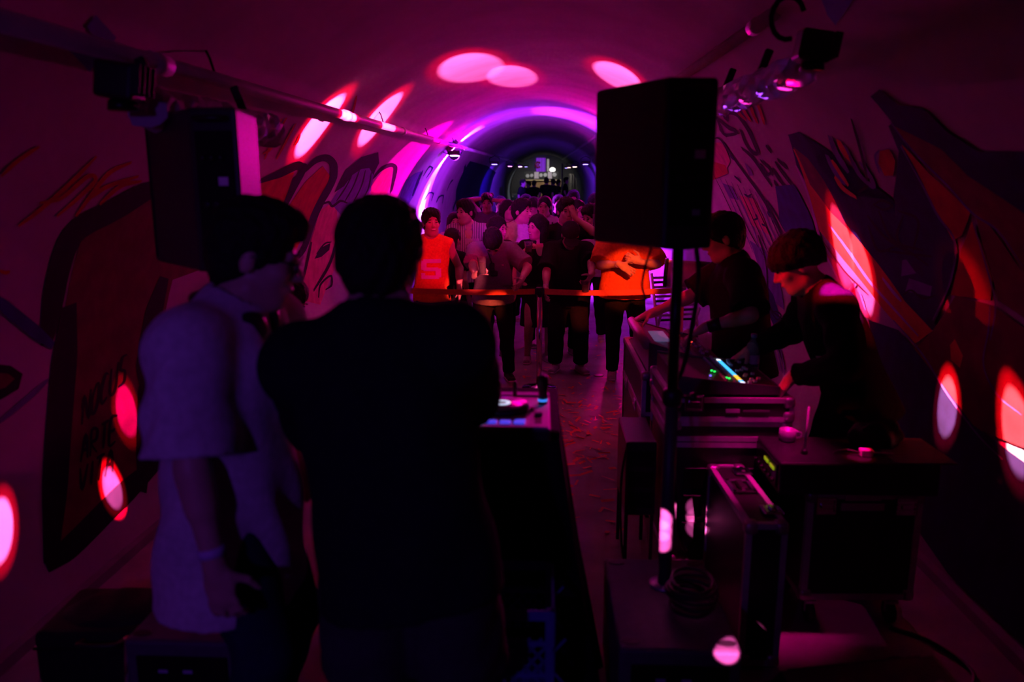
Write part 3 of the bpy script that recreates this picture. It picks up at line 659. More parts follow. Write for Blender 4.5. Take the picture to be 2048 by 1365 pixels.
        for s_ in (-1, 1):
            F.cone(N - up * .008, SH[s_], .046 + ez, .05 + ez, .05)
            if sl > 0:
                F.ell(SH[s_], (.058 * bw + ez,) * 3, .03)
                if sl <= 1: F.cone(SH[s_], SH[s_] + (EL[s_] - SH[s_]) * sl, .054 * bw + ez, .052 + ez * 1.7, .03, 1, fold=fo)
                else:
                    F.cone(SH[s_], EL[s_], .054 * bw + ez, .047 + ez, .03, 0, fold=fo); F.cone(EL[s_], EL[s_] + (WR[s_] - EL[s_]) * min(sl - 1, .97), .047 + ez, .034 + ez * .8, .02, 1, fold=fo)
            else:   # vest: cut the arm hole
                F.ell(SH[s_] + X * s_ * .055 - up * .045, (.062, .075, .085), .01, sub=True)
        nk = top.get('neck', .064); F.cone(N + up * .022 - Rt @ np.array([0, .016, 0]), hp(0, .01, -.02), nk, nk + .016, .008, 0, True)
        if top.get('vneck'): F.ell(N + Rt @ np.array([0, -.085, -.075]), (.045, .06, .10), .01, sub=True)
        me = F.mesh('shirt'); so = link(top.get('name', 'shirt'), me, m, E)
        if top.get('label'): so['label'] = top['label']
    if bottom:
        m = bottom['m']; ln = bottom.get('len', 1.0); wd = bottom.get('w', .014); rs = max(res, .010); F = Field(lo, hi, rs)
        F.loft([(P + up * -.05, .15 + wd, .118 + wd * .5), (P, .168 + wd * .6, .12 + wd * .5), (P + up * .07, .150 + wd * .4, .108 + wd * .4)], X, .03, 3)
        if bottom.get('skirt'):
            F.loft([(P + [0, 0, -.02], .18, .14), (P - [0, 0, ln * .85], .21, .18)], X, .03, 1, .004)
        else:
            for s_ in (-1, 1):
                if ln <= .5: F.cone(HIP[s_], HIP[s_] + (KNE[s_] - HIP[s_]) * ln * 2, .094 * bw + wd * .5, .075 + wd * 1.6, .03, 1, fold=.003)
                else:
                    F.cone(HIP[s_], KNE[s_], .09 * bw + wd * .5, .060 + wd, .03, 0, fold=.003); e = KNE[s_] + (ANK[s_] - KNE[s_]) * min(1, (ln - .5) * 2); F.cone(KNE[s_], e, .060 + wd, .047 + wd * 1.2, .02, 1, fold=.003)
        link(bottom.get('name', 'trousers'), F.mesh('trousers'), m, E)
    for s_ in (-1, 1):
        ft = r(feet[s_][2]); Rf = rot('z', ft); A = np.array([ANK[s_][0], ANK[s_][1], 0]); F = Field(A + [-.24, -.27, -.005], A + [.24, .16, .15], max(res, .007))
        F.ell(A + Rf @ np.array([0, .035, .05]), (.043, .055, .052), .02, Rf); F.loft([(A + Rf @ np.array([0, .06, .035]), .038, .035), (A + Rf @ np.array([0, -.06, .036]), .045, .036), (A + Rf @ np.array([0, -.15, .028]), .040, .026)], Rf @ np.array([1.0, 0, 0]), .02)
        F.plane((0, 0, 0), (0, 0, -1)); F.plane(A + [0, 0, .095], (0, 0, 1)); so = link('shoe', F.mesh('shoe'), shoe, E)
        if res < .012:
            b = MB(); o_ = [(-.040, .085), (.040, .085), (.046, 0), (.047, -.08), (.035, -.165), (-.035, -.165), (-.047, -.08), (-.046, 0)]
            b.prism([tuple((A + Rf @ np.array([x, y, 0]))[:2]) for x, y in o_], .0, .018, .004, 1); b.build('sole', mat('shoe_sole', (.62, .6, .58), .6, var=.05), so)
    info = dict(E=E, pos=pos, sc=sc, Rz=Rz, hp=hp, WR=WR, HF=HF, HN=HN, P=P, up=up, N=N, SH=SH, EL=EL, Rh=Rh, X=X, Rt=Rt)
    info['world'] = lambda p: pos + Rz @ (np.array(p) * sc)
    if extra: extra(info)
    return info
def band(I, s_, m, name='wristband', k=-.03, r=.031, w=.016):
    c = I['WR'][s_]; d = unit(I['WR'][s_] - I['EL'][s_]); b = MB(); b.lathe([(r - .004, -w / 2), (r, -w / 2), (r, w / 2), (r - .004, w / 2)], c + d * k, d, 20, False); return b.build(name, m, I['E'], True)
def glasses(I, m=None):
    hp = I['hp']; b = MB()
    for s_ in (-1, 1):
        ring = [hp(s_ * .034 + .026 * math.cos(t), -.103 + .006 * abs(math.cos(t)), .004 + .020 * math.sin(t)) for t in [2 * PI * i / 16 for i in range(17)]]
        b.tube(ring, .0024, 6); b.tube([hp(s_ * .060, -.098, .008), hp(s_ * .080, -.02, .012), hp(s_ * .080, .02, .0)], .0022, 6)
    b.tube([hp(-.009, -.104, .008), hp(.009, -.104, .008)], .002, 6)
    g = b.build('glasses', m or BLACK, I['E'], True)
    for s_ in (-1, 1):
        b = MB(); b.lathe([(.0245, -.0006), (.0245, .0006)], hp(s_ * .034, -.101, .004), I['Rh'] @ np.array([0, 1, 0]), 16); b.build('lens', clear('spectacle_glass'), g)
    return g
def belt(I, m, z=.06, name='belt', buckle=None, a=.178, b_=.132):
    P, up, X = I['P'], I['up'], I['X']; v = np.cross(up, X); c = P + up * z; b = MB()
    b.rings([[c + up * h + X * (a + t) * math.cos(q) + v * (b_ + t) * math.sin(q) for q in [2 * PI * i / 28 for i in range(28)]] for h, t in ((-.02, 0), (-.02, .008), (.02, .008), (.02, 0))], False)
    o = b.build(name, m, I['E'], True)
    if buckle: q = MB(); q.box(c - v * (b_ + .012), (.05, .012, .045), None, .003); q.build('buckle', buckle, o)
    return o
CUPW = clear('clear_cup_plastic', (.95, .93, .95), .08, .85)
def cup(label, p, axis=(0, 0, 1), h=.115, r=.042, beer=(.55, .22, .04), group='plastic drink cups held in the crowd'):
    t = thing('drink_cup', label, 'cup', p, 0, group); ax = Vector(axis).normalized()
    b = MB(); b.lathe([(r * .72, -h / 2), (r * .98, h / 2), (r * 1.04, h / 2), (r * 1.04, h / 2 - .005), (r * .97, h / 2 - .005), (r * .95, h / 2 - .006), (r * .69, -h / 2 + .004)], (0, 0, 0), ax, 20); b.build('cup_wall', CUPW, t, True)
    b = MB(); b.lathe([(r * .66, -h / 2 + .006), (r * .84, h * .12), (r * .84, h * .121)], (0, 0, 0), ax, 20); b.build('drink', mat('beer_%.2f' % beer[0], beer, .1, var=.05), t, True)
    return t
# ------------------------------------------------------------------ pipes, light bars and lamps on the vault
for nm, x, z, lab in (('conduit_pipe', -1.36, 2.20, 'long painted pipe running along the left haunch of the vault'), ('conduit_pipe', 1.03, 2.485, 'long painted pipe running along the right haunch of the vault')):
    t = thing(nm, lab, 'pipe', (0, 0, 0)); b = MB(); b.tube([(x, y, z + SL * y) for y in (-1, 6, 14, 30, 49)] if x < 0 else [(x, y, z + SL * y) for y in (3.62, 8, 14, 30, 49)], .032, 12); b.build('pipe_run', PIPE, t, True)
    for y in ((2.9, 5.6, 7.8, 10.4, 14, 18) if x < 0 else (3.9, 6.3, 9, 12, 16)):
        b = MB(); b.tube([(x, y - .06, z + SL * y), (x, y + .06, z + SL * y)], .038, 12); b.build('coupling', PIPE, t, True)
    for y in ((3.4, 6.9, 9.5, 12.2) if x < 0 else (4.6, 7.6, 10.6)):
        sx = -1 if x < 0 else 1; b = MB(); b.tube([(x, y, z + SL * y + .02), (x + sx * .02, y, z + SL * y + .09), (x + sx * .05, y + .02, z + SL * y + .14)], .006, 6); b.build('hanger_wire', BLACKM, t)
FILM = clear('crumpled_clear_film', (.75, .72, .8), .10, .25)
def light_bar(lab, a, b_, head_loc, clips, loop=None, lit=False):
    a, b_ = Vector(a), Vector(b_); t = thing('light_bar', lab, 'light bar', a); d = (b_ - a); L = d.length; e = d.normalized()
    q = MB(); q.tube([a + e * .08 - a, b_ - a], .018, 10); q.build('bar_tube', ALU, t, True)
    # film wrapped round the bar, crumpled
    rg = []; n = 26
    for i in range(n + 1):
        p = e * (.1 + (L - .12) * i / n); up = Vector((0, 0, 1)); s_ = e.cross(up).normalized(); u2 = s_.cross(e)
        rg.append([p + (s_ * math.cos(2 * PI * j / 14) + u2 * math.sin(2 * PI * j / 14)) * (.068 + random.uniform(-.013, .013)) + u2 * -.01 for j in range(14)])
    q = MB(); q.rings(rg); q.build('plastic_wrap', FILM, t)
    for k in range(5):
        p = e * (L * (.16 + .19 * k)); q = MB(); q.lathe([(.026, -.03), (.03, .0), (.03, .012), (.024, .013)], p - Vector((0, 0, .022)), (0, 0, -1), 12); pd = q.build('lamp_pod', BLACKM, t, True)
        if lit: q = MB(); q.lathe([(.022, 0), (.022, .004)], p - Vector((0, 0, .036)), (0, 0, -1), 12); q.build('lamp_face', emis('pod_violet', (.35, .05, 1), 14) if k % 2 else emis('pod_pink', (1, .03, .5), 12), pd)
    for c in clips:
        p = e * (L * c); q = MB(); q.box(p + Vector((0, 0, .075)), (.035, .03, .15), Matrix.Rotation(.35 * (1 if a.x > 0 else -1), 3, 'Y'), .004); q.build('clip', BLACK, t)
    h = Vector(head_loc) - a; q = MB(); rt = Matrix.Rotation(.15, 3, 'Y')
    q.box(h, (.12, .10, .11), rt, .012, 2); hd = q.build('lamp_head', BLACK, t)
    q = MB(); q.lathe([(.04, 0), (.045, .03), (.04, .032)], h - Vector((0, 0, .055)), (0, 0, -1), 16); q.build('lens_ring', BLACKM, hd, True)
    for k in range(4): q = MB(); q.box(h + Vector((.07, -.045 + k * .03, 0)), (.03, .006, .09), rt, .002); q.build('cooling_fin', BLACK, hd)
    if loop:
        q = MB(); q.tube([h + Vector((-.10 + .06 * math.cos(w_), 0, .10 + .075 * math.sin(w_))) for w_ in [PI * .1 + i * PI * 1.5 / 12 for i in range(13)]], .010, 8); q.build('cable_loop', RUBBER, t, True)
    return t
light_bar('film-wrapped light bar with black lamp head under the right pipe', (1.03, 3.10, 2.26), (.985, 4.62, 2.27), (1.03, 3.06, 2.32), (.38, .78), True, True)
light_bar('film-wrapped light bar with black lamp head behind the left loudspeaker', (-1.25, 2.45, 2.08), (-1.20, 3.62, 2.07), (-1.25, 2.42, 2.13), (.12, .72))
# lamps further in, hung under the two pipes
def far_lamp(lab, x, y, z, big=False, em=(1, .5, .9), es=8):
    t = thing('ceiling_lamp', lab, 'lamp', (x, y, z), 0, 'lamps hung along the vault'); s_ = 1 if x < 0 else -1; k = 1.0
    q = MB(); q.box((0, 0, 0), (.20 * k, .30, .07), None, .01); q.build('lamp_housing', BLACKM, t)
    q = MB(); q.box((0, -.02, -.042), (.12 * k, .22, .012), None, .003); q.build('lamp_glass', emis('lamp_glow_%d' % es, em, es), t)
    q = MB(); q.tube([(-.11, 0, -.01), (-.12, 0, .10), (0, 0, .16), (.12, 0, .10), (.11, 0, -.01)], .008, 6); q.build('yoke', BLACKM, t)
    if big:
        q = MB(); q.box((-s_ * .10, .05, .17), (.24, .05, .24), Matrix.Rotation(.78, 3, 'Y'), .01); q.build('junction_plate', mat('pink_board', (.62, .3, .4), .6), t)
        q = MB(); q.tube([(-s_ * .3, 0, .22), (-s_ * .26, 0, .05), (-.1, 0, -.02)], .006, 6); q.build('lamp_cable', RUBBER, t)
    return t
far_lamp('big lamp with square pink board on left pipe above bright streak', -1.42, 12.75, 2.32, True, (1, .4, 1), 12)
far_lamp('lamp with square board on right pipe beside the big loudspeaker', 1.06, 14.0, 2.50, True, (.4, .3, 1), 4)
for i, (px, py, Y, c, lb) in enumerate(((989, 329, 19, (1, .2, .8), 'first small lamp on the left pipe past the dark vault'), (1020, 333, 25, (1, .3, .7), 'second small lamp on the left pipe past the dark vault'), (1040.5, 333.5, 30, (1, .7, .5), 'brightest small lamp on the left pipe near the far arch'), (1052, 334, 38, (.5, .3, 1), 'faintest small lamp on the left pipe near the far arch'), (1171, 329, 20, (.4, .4, 1), 'bluish small lamp on the right pipe nearest the loudspeaker'), (1149.5, 334, 27, (1, .6, .5), 'bright small lamp on the right pipe near the far arch'), (1138, 335.5, 33, (1, .5, .5), 'dim small lamp on the right pipe near the far arch'), (1132, 336.5, 40, (1, .3, .6), 'faintest small lamp on the right pipe by the purple post'))):
    P = at(px, py, Y); far_lamp(lb, P[0], P[1], P[2] + .04, False, c, (4, 5, 12, 4, 4, 10, 6, 4)[i])
# added lamps, baffled by discs to shape narrow purple light sheets round the vault
def added_slit_lamp(lab, p, w1, w2, col):
    t = thing('added_slit_lamp', lab, 'lamp', p, 0, 'added slit lamps shaping a ring of light on the vault')
    for y in (-.05, .05):
        q = MB(); q.lathe([(.085, -.002), (.085, .002)], (0, y, 0), (0, 1, 0), 28); q.build('baffle', BLACKM, t)
    for an in range(3):
        w_ = an * 2 * PI / 3 + .5; q = MB(); q.tube([(.08 * math.cos(w_), -.05, .08 * math.sin(w_)), (.08 * math.cos(w_), .05, .08 * math.sin(w_))], .003, 6); q.build('spacer', BLACKM, t)
    point('sheet_light', p, col, w1, .008); return t
added_slit_lamp('added slit lamp on the left pipe lighting the white streak below', (-1.52, 13.6, 2.32), 1700, 0, (.46, .02, 1.0))
added_slit_lamp('added slit lamp on the right pipe behind the big loudspeaker', (1.40, 13.6, 2.38), 420, 0, (.38, .015, 1.0))

spot('streak_light', (-1.52, 13.6, 2.31), (-2.06, 13.6, 1.0), (.75, .42, 1.0), 900, 46, .6, .012)  # extra pale beam added to whiten the streak on the wall
# ------------------------------------------------------------------ the far mouth of the tunnel and the street beyond
zf = floor_z(50)
b = MB(); b.b2((-9, 60, zf - 1), (9, 60.4, zf + 7)); tag(b.build('wall_back', mat('street_facade', (.10, .10, .11), .7, var=.3, scale=.6)), kind='structure')
b = MB(); b.b2((-9, 50.2, zf - .15), (9, 60, zf)); tag(b.build('floor_street', mat('street_paving', (.16, .15, .15), .6, var=.2, scale=2)), kind='structure')
def px_box(nm, x0, y0, x1, y1, Y, dep, m, parent=None, bev=.0):
    A, B = at(x0, y1, Y), at(x1, y0, Y); b = MB(); b.b2((A[0], Y, A[2]), (B[0], Y + dep, B[2]), bev); return b.build(nm, m, parent)
t = tag(px_box('lit_window', 1072, 316, 1091, 344, 59.7, .32, emis('violet_window', (.28, .02, .85), .55)), 'violet lit shop window at the far end of the tunnel', 'window')
for k in range(4): px_box('window_bar', 1072 + k * 5.6, 316, 1072.6 + k * 5.6, 344, 59.62, .09, BLACKM, t)
tag(px_box('white_column', 1093.5, 318, 1098.5, 343, 57, .5, mat('white_column_paint', (.8, .8, .8), .5), None, .02), 'white lit column standing in the street beyond the tunnel', 'column')
t = thing('round_lantern', 'white glowing lantern beside the column beyond the tunnel', 'lantern', at(1105, 341, 56))
b = MB(); b.lathe([(.03, -.1), (.17, -.06), (.21, .05), (.18, .14), (.08, .20), (.02, .21)], (0, 0, 0), (0, 0, 1), 20); b.build('shade', emis('lantern_glow', (.9, .85, .8), 2.2), t, True)
b = MB(); b.b2((-.25, -.15, -.2), (.3, .15, -.12)); b.build('ledge', mat('white_ledge', (.75, .78, .8), .5), t); b = MB(); b.tube([(0, 0, -.2), (0, 0, zf - at(1105, 341, 56)[2])], .03, 10); b.build('lantern_post', BLACKM, t, True)
t = thing('flower_cluster', 'cluster of red paper flowers hung before the violet window', 'flowers', at(1076, 330, 59.58))
for k in range(7):
    a = k * .9; b = MB(); c = (.17 * math.cos(a) * (k > 0), .02, .2 * math.sin(a) * (k > 0)); b.lathe([(.01, -.06), (.07, -.03), (.085, .02), (.04, .05), (.005, .06)], c, (0, -1, 0), 9); b.build('blossom', mat('red_paper', (.6, .02, .08), .7) if k % 3 else mat('pink_paper', (.8, .1, .5), .7), t)
# parapet with round lamps
t = thing('stall_parapet', 'grey stall parapet with five round panels beyond the tunnel', 'stall', at(1083, 358, 54)); o0 = np.array(t.location)
def rel(o, base=None):
    o.location = -Vector(o0 if base is None else base); return o
rel(px_box('parapet_board', 1048, 343.5, 1116, 358.5, 54, .3, mat('stall_board', (.02, .025, .035), .6), t))
for x_ in (1049, 1082, 1115):
    A = at(x_, 358, 54); b = MB(); b.b2((A[0] - .04, 54.05, zf), (A[0] + .04, 54.2, A[2])); rel(b.build('parapet_leg', BLACKM, t))
for (px, py, rx) in ((1055, 352, 3.6), (1063.5, 351.2, 3.2), (1082, 350.5, 3.4), (1090.5, 350, 3.6), (1109, 349.5, 3.8)):
    c = at(px, py, 53.95); b = MB(); b.lathe([(rx * 54 / FPX, 0), (rx * 54 / FPX, .05)], c, (0, 1, 0), 20); rel(b.build('round_panel', mat('round_panel_grey', (.4, .44, .55), .6), t))
for (x0, x1) in ((1068.5, 1077.5), (1095.5, 1104)): rel(px_box('square_panel', x0, 344, x1, 357.5, 53.95, .05, mat('square_panel_lilac', (.45, .42, .6), .6), t))
t = tag(px_box('stall_counter', 1048, 361, 1124, 397, 53, .9, mat('stall_wood', (.33, .20, .10), .6, var=.2, scale=3)), 'pale wooden stall counter at the far end behind silhouettes', 'counter')
px_box('counter_top', 1046, 359.5, 1124, 361.5, 52.9, 1.0, mat('pale_counter_top', (.6, .5, .3), .5), t)
for k in range(9): px_box('counter_plank', 1049 + k * 8.3, 362, 1056 + k * 8.3, 397, 52.97, .05, mat('stall_wood'  , (.33, .20, .10)), t)
t = tag(px_box('white_fence', 1138, 348, 1153, 380, 53, .1, mat('white_fence_paint', (.75, .73, .7), .6)), 'white perforated fence panel right of the far purple post', 'fence')
for k in range(4): px_box('fence_post', 1138 + k * 4.6, 347, 1138.8 + k * 4.6, 397, 52.9, .08, BLACKM, t)
A = at(1124, 381, 48.5); t = thing('arch_post', 'purple painted post standing in the far tunnel mouth', 'post', A)
b = MB(); b.tube([(0, 0, -.6), (0, 0, 1.55)], .05, 12); b.build('post_shaft', mat('purple_post', (.4, .25, .6), .5), t, True); b = MB(); b.box((0, 0, 1.58), (.16, .16, .06), None, .01); b.build('post_cap', mat('purple_post', (.4, .25, .6)), t)
A = at(1130, 381, 48); t = thing('street_barrier', 'short red barrier rail at the far tunnel mouth', 'barrier', A)
b = MB(); b.box((0, 0, 0), (.42, .04, .07), None, .01); b.build('rail', mat('red_rail_paint', (.7, .03, .08), .5), t)
for s_ in (-1, 1): b = MB(); b.tube([(s_ * .18, 0, -.04), (s_ * .18, 0, -.9)], .015, 8); b.build('rail_leg', BLACKM, t)
spot('added_street_spot', (.9, 51.5, 4.4), (.1, 48.5, 3.4), (.70, .80, 1.0), 300, 60, .5, .1)  # added spot brightening the edge of the far arch; has no lamp body
point('street_glow', (-1.5, 55, 4.6), (.10, .3, .8), 30, .1); point('street_glow', (1.2, 52.2, 3.2), (.9, .8, .7), 6, .1)
for s_ in (-1, 1):
    spot('deep_blue_lamp', (-s_ * .3, 22.5, 2.3), (s_ * 2.1, 27, 1.6), (.14, .01, 1), 7000, 24, 1.0, .05); spot('deep_blue_lamp', (-s_ * .3, 22.5, 2.3), (s_ * 2.1, 33, 1.7), (.14, .01, 1), 9000, 13, 1.0, .05)
spot('added_street_spot', (.2, 51.0, 4.8), (-.1, 55, 1.8), (1.0, .88, .75), 420, 70, .6, .1)  # added spot to light the stall and fence; has no lamp body

# ------------------------------------------------------------------ loudspeakers on poles over subwoofers
def speaker(name, label, plan, z0, z1, pole_xy, pz0, sub_lo, sub_hi, side_mat, sub_label, pole_label):
    c = np.mean(plan, axis=0); t = thing(name, label, 'loudspeaker', (c[0], c[1], z0)); P = [(x - c[0], y - c[1]) for x, y in plan]; h = z1 - z0
    b = MB(); b.prism(P, 0, h, .012, 2); b.build('cabinet', side_mat, t)
    fl, fr, br, bl = [Vector((*p, 0)) for p in P]      # front-left, front-right, back-right, back-left (front = crowd side)
    # front grille, towards the crowd
    g = MB(); m_ = (fl + fr) / 2; g.box(m_ + Vector((0, .008, h / 2)), ((fr - fl).length * .92, .012, h * .93), None, .004); g.build('grille', BLACKM, t)
    # rear panel with its fittings
    m_ = (bl + br) / 2; wdt = (br - bl).length; e = (br - bl).normalized(); nrm = Vector((e.y, -e.x, 0)); Rm = Matrix((e, -nrm, Vector((0, 0, 1)))).transposed()
    g = MB(); g.box(m_ + nrm * .003 + Vector((0, 0, h * .5)), (wdt * .8, .008, h * .72), Rm, .003); rp = g.build('rear_panel', BLACKM, t)
    g = MB(); g.box(m_ + nrm * .009 + e * wdt * .18 + Vector((0, 0, h * .56)), (.032, .003, .026), Rm); g.build('label_plate', mat('pale_label', (.85, .85, .9), .5), rp)
    g = MB(); g.box(m_ + nrm * .009 + e * wdt * .15 + Vector((0, 0, h * .22)), (.024, .003, .018), Rm); g.build('label_plate', mat('dark_label', (.35, .35, .4), .5), rp)
    for k in range(3): g = MB(); g.lathe([(.012, 0), (.012, .012), (.008, .013)], m_ + nrm * .007 + e * (-.03 + .03 * k) + Vector((0, 0, h * .42)), nrm, 14); g.build('socket', BLACK, rp, True)
    for k in range(3): g = MB(); g.lathe([(.009, 0), (.008, .018), (.004, .02)], m_ + nrm * .007 + e * (-.03 + .03 * k) + Vector((0, 0, h * .70)), nrm, 12); g.build('knob', BLACK, rp, True)
    g = MB(); g.tube([m_ + nrm * .004 + e * -.05 + Vector((0, 0, h * .93)), m_ + nrm * .035 + e * -.04 + Vector((0, 0, h * .93)), m_ + nrm * .035 + e * .04 + Vector((0, 0, h * .93)), m_ + nrm * .004 + e * .05 + Vector((0, 0, h * .93))], .009, 8); g.build('carry_handle', BLACK, t, True)
    g = MB(); pc = Vector((pole_xy[0] - c[0], pole_xy[1] - c[1], 0)); g.lathe([(.05, -.012), (.05, 0), (.03, .001)], pc, (0, 0, 1), 20); g.build('pole_cup', BLACKM, t, True)
    # pole
    q = thing('speaker_pole', pole_label, 'pole', (pole_xy[0], pole_xy[1], pz0)); L = z0 - .012 - pz0
    g = MB(); g.tube([(0, 0, .0), (0, 0, L * .58)], .0235, 18); g.build('lower_tube', mat('pole_paint', (.05, .05, .055), .5), q, True); g = MB(); g.tube([(0, 0, L * .58), (0, 0, L)], .019, 18); g.build('upper_tube', BLACKM, q, True)
    g = MB(); g.lathe([(.026, -.03), (.034, -.02), (.034, .02), (.026, .03)], (0, 0, L * .58), (0, 0, 1), 18); g.build('collar', BLACK, q, True)
    g = MB(); g.lathe([(.006, 0), (.006, .03), (.016, .032), (.016, .05)], (.03, 0, L * .58), (1, 0, 0), 10); g.build('lock_knob', BLACK, q, True)
    g = MB(); g.lathe([(.055, .0), (.055, .006), (.026, .008)], (0, 0, 0), (0, 0, 1), 24); g.build('mount_disc', mat('worn_steel_disc', (.5, .5, .52), .35, .6), q, True)
    # subwoofer
    s_ = thing('subwoofer', sub_label, 'subwoofer', ((sub_lo[0] + sub_hi[0]) / 2, (sub_lo[1] + sub_hi[1]) / 2, 0)); hw, hd_ = (sub_hi[0] - sub_lo[0]) / 2, (sub_hi[1] - sub_lo[1]) / 2; zt = sub_hi[2]
    g = MB(); g.b2((-hw, -hd_, .015), (hw, hd_, zt), .012, 2); g.build('cabinet', mat('sub_paint', (.10, .095, .11), .6, var=.15, scale=30, bump=.05), s_)
    g = MB(); g.b2((-hw * .8, -hd_ - .006, .06), (hw * .8, -hd_ + .004, zt - .05), .003); rp = g.build('rear_panel', BLACKM, s_)
    for k, (x, z) in enumerate(((-.06, .30), (.02, .30), (-.06, .24), (.04, .23))): g = MB(); g.box((x, -hd_ - .008, z), (.03 if k < 2 else .05, .004, .01)); g.build('marking', mat('pale_violet_print', (.5, .45, .7), .5), rp)
    for sx in (-1, 1):
        for sy in (-1, 1):
            g = MB(); g.lathe([(.022, 0), (.022, .015), (.016, .016)], (sx * hw * .82, sy * hd_ * .85, 0), (0, 0, 1), 12); g.build('foot', RUBBER, s_, True)
            g = MB(); g.rings([[(sx * hw * .78 + (.03) * math.cos(w_) , sy * hd_ * .86 + .016 * math.sin(w_), zt + dz) for w_ in [2 * PI * i / 16 for i in range(16)]] for dz in (-.001, .003)]); g.build('stacking_cup', BLACK, s_)
    return t
speaker('pa_speaker', 'large black loudspeaker on the pole right of the centre', [(.215, 2.76), (.60, 2.74), (.562, 2.44), (.408, 2.42)], 1.625, 2.135, (.49, 2.60), .40, (.29, 2.19, 0), (.672, 2.80, .40), LAM, 'black subwoofer with grey top carrying the right loudspeaker pole', 'black pole holding up the large right loudspeaker')
speaker('pa_speaker', 'black loudspeaker high on the left behind the man in white', [(-1.375, 2.78), (-.945, 2.72), (-.90, 2.42), (-1.055, 2.44)], 1.545, 2.055, (-1.08, 2.60), .40, (-1.28, 2.17, 0), (-.91, 2.78, .40), mat('left_cabinet', (.035, .03, .035), .5, var=.15, scale=30), 'black subwoofer in the lower left corner under the left loudspeaker', 'black pole under the left loudspeaker behind the man in white')
# coiled cable on the right subwoofer and the cable hanging from the speaker
rnd = random.Random(3); pts = []
for i in range(96):
    a = i * 2 * PI / 16; rr = .085 + .012 * math.sin(i * .7); pts.append((.555 + rr * math.cos(a) * .9, 2.43 + rr * math.sin(a), .412 + .0011 * i + .006 * rnd.random()))
b = MB(); b.tube(bez(pts[::2], 3), .0062, 7); tag(b.build('coiled_cable', RUBBER, None, True), 'black cable coiled on the grey subwoofer top', 'cable')
b = MB(); b.tube(bez([at(1392, 490, 2.47), at(1397, 560, 2.5), at(1385, 650, 2.6), at(1365, 740, 2.7), at(1335, 800, 2.78), at(1345, 900, 2.86), at(1352, 1000, 2.9), at(1362, 1085, 2.95), atz(1380, 1110, .012), atz(1400, 1135, .010)], 8), .008, 8); tag(b.build('speaker_cable', RUBBER, None, True), 'black cable hanging down from the right loudspeaker rear', 'cable')
b = MB(); b.tube(bez([at(1302, 497, 2.5), at(1292, 530, 2.55), at(1284, 570, 2.57), at(1292, 600, 2.585)], 6), .004, 6); tag(b.build('thin_cable', RUBBER, None, True), 'thin black lead hanging under the right loudspeaker beside its pole', 'cable')
# ------------------------------------------------------------------ road cases
def case_parts(t, lo, hi, lid=None, ew=.026, m=None, logo=False, latches=(), handles=(), corners=True):
    """aluminium-edged flight case in the local space of t"""
    m = m or LAM; lo = Vector(lo); hi = Vector(hi); g = .006
    b = MB(); b.b2(lo + Vector((g,) * 3), hi - Vector((g,) * 3)); b.build('case_body', m, t)
    for ax in range(3):
        o1, o2 = (ax + 1) % 3, (ax + 2) % 3
        for s1 in (0, 1):
            for s2 in (0, 1):
                c = Vector((0, 0, 0)); sz = Vector((0, 0, 0)); c[ax] = (lo[ax] + hi[ax]) / 2; sz[ax] = hi[ax] - lo[ax] - .02
                P1 = (lo, hi)[s1][o1]; P2 = (lo, hi)[s2][o2]; q = MB()
                d1 = 1 if s1 == 0 else -1; d2 = 1 if s2 == 0 else -1
                a = c.copy(); a[o1] = P1 + d1 * ew / 2; a[o2] = P2 + d2 * .003; za = sz.copy(); za[o1] = ew; za[o2] = .007; q.box(a, za)
                a = c.copy(); a[o1] = P1 + d1 * .003; a[o2] = P2 + d2 * ew / 2; za = sz.copy(); za[o1] = .007; za[o2] = ew; q.box(a, za)
                q.build('edge_profile', ALU, t)
    if lid is not None:
        for s_ in (-1, 1):
            q = MB(); z = lid + s_ * .014
            for x0, y0, x1, y1 in ((lo.x, lo.y - .002, hi.x, lo.y + .006), (lo.x, hi.y - .006, hi.x, hi.y + .002), (lo.x - .002, lo.y, lo.x + .006, hi.y), (hi.x - .006, lo.y, hi.x + .002, hi.y)): q.b2((x0, y0, z - .011), (x1, y1, z + .011))
            q.build('lid_strip', ALU, t)
    if corners:
        for x in (lo.x, hi.x):
            for y in (lo.y, hi.y):
                for z in (lo.z, hi.z):
                    q = MB(); q.box(((x + (lo.x + hi.x) / 2 * .0), y, z), (.001,) * 3)
                    q = MB(); cx = x + (.02 if x == lo.x else -.02); cy = y + (.02 if y == lo.y else -.02); cz = z + (.02 if z == lo.z else -.02)
                    q.box((cx, cy, cz), (.052, .052, .052), None, .016, 3); q.build('ball_corner', mat('steel_corner', (.45, .45, .47), .4, .8), t, True)
    for (c, n, u) in latches:      # butterfly latch: plate, wing
        c, n, u = Vector(c), Vector(n), Vector(u); w_ = n.cross(u); R = Matrix((w_, u, n)).transposed()
        q = MB(); q.box(c + n * .003, (.085, .075, .005), R, .004); pl = q.build('latch', CHROME, t)
        q = MB(); q.box(c + n * .010, (.05, .018, .012), R, .003); q.build('latch_wing', CHROME, pl)
        q = MB(); q.tube([c + n * .006 + w_ * .032 + u * -.028, c + n * .006 + w_ * -.032 + u * -.028, c + n * .006 + w_ * -.032 + u * .028, c + n * .006 + w_ * .032 + u * .028], .0035, 6); q.build('latch_rim', CHROME, pl)
    for (c, n, u) in handles:      # recessed spring handle
        c, n, u = Vector(c), Vector(n), Vector(u); w_ = n.cross(u); R = Matrix((w_, u, n)).transposed(); q = MB()
        for s_ in (-1, 1): q.box(c + n * .004 + w_ * s_ * .058, (.018, .10, .006), R, .002); q.box(c + n * .004 + u * s_ * .042, (.134, .018, .006), R, .002)
        hd = q.build('handle_dish', CHROME, t)
        q = MB(); q.box(c + n * .006, (.095, .028, .014), R, .005); q.build('handle_grip', RUBBER, hd)
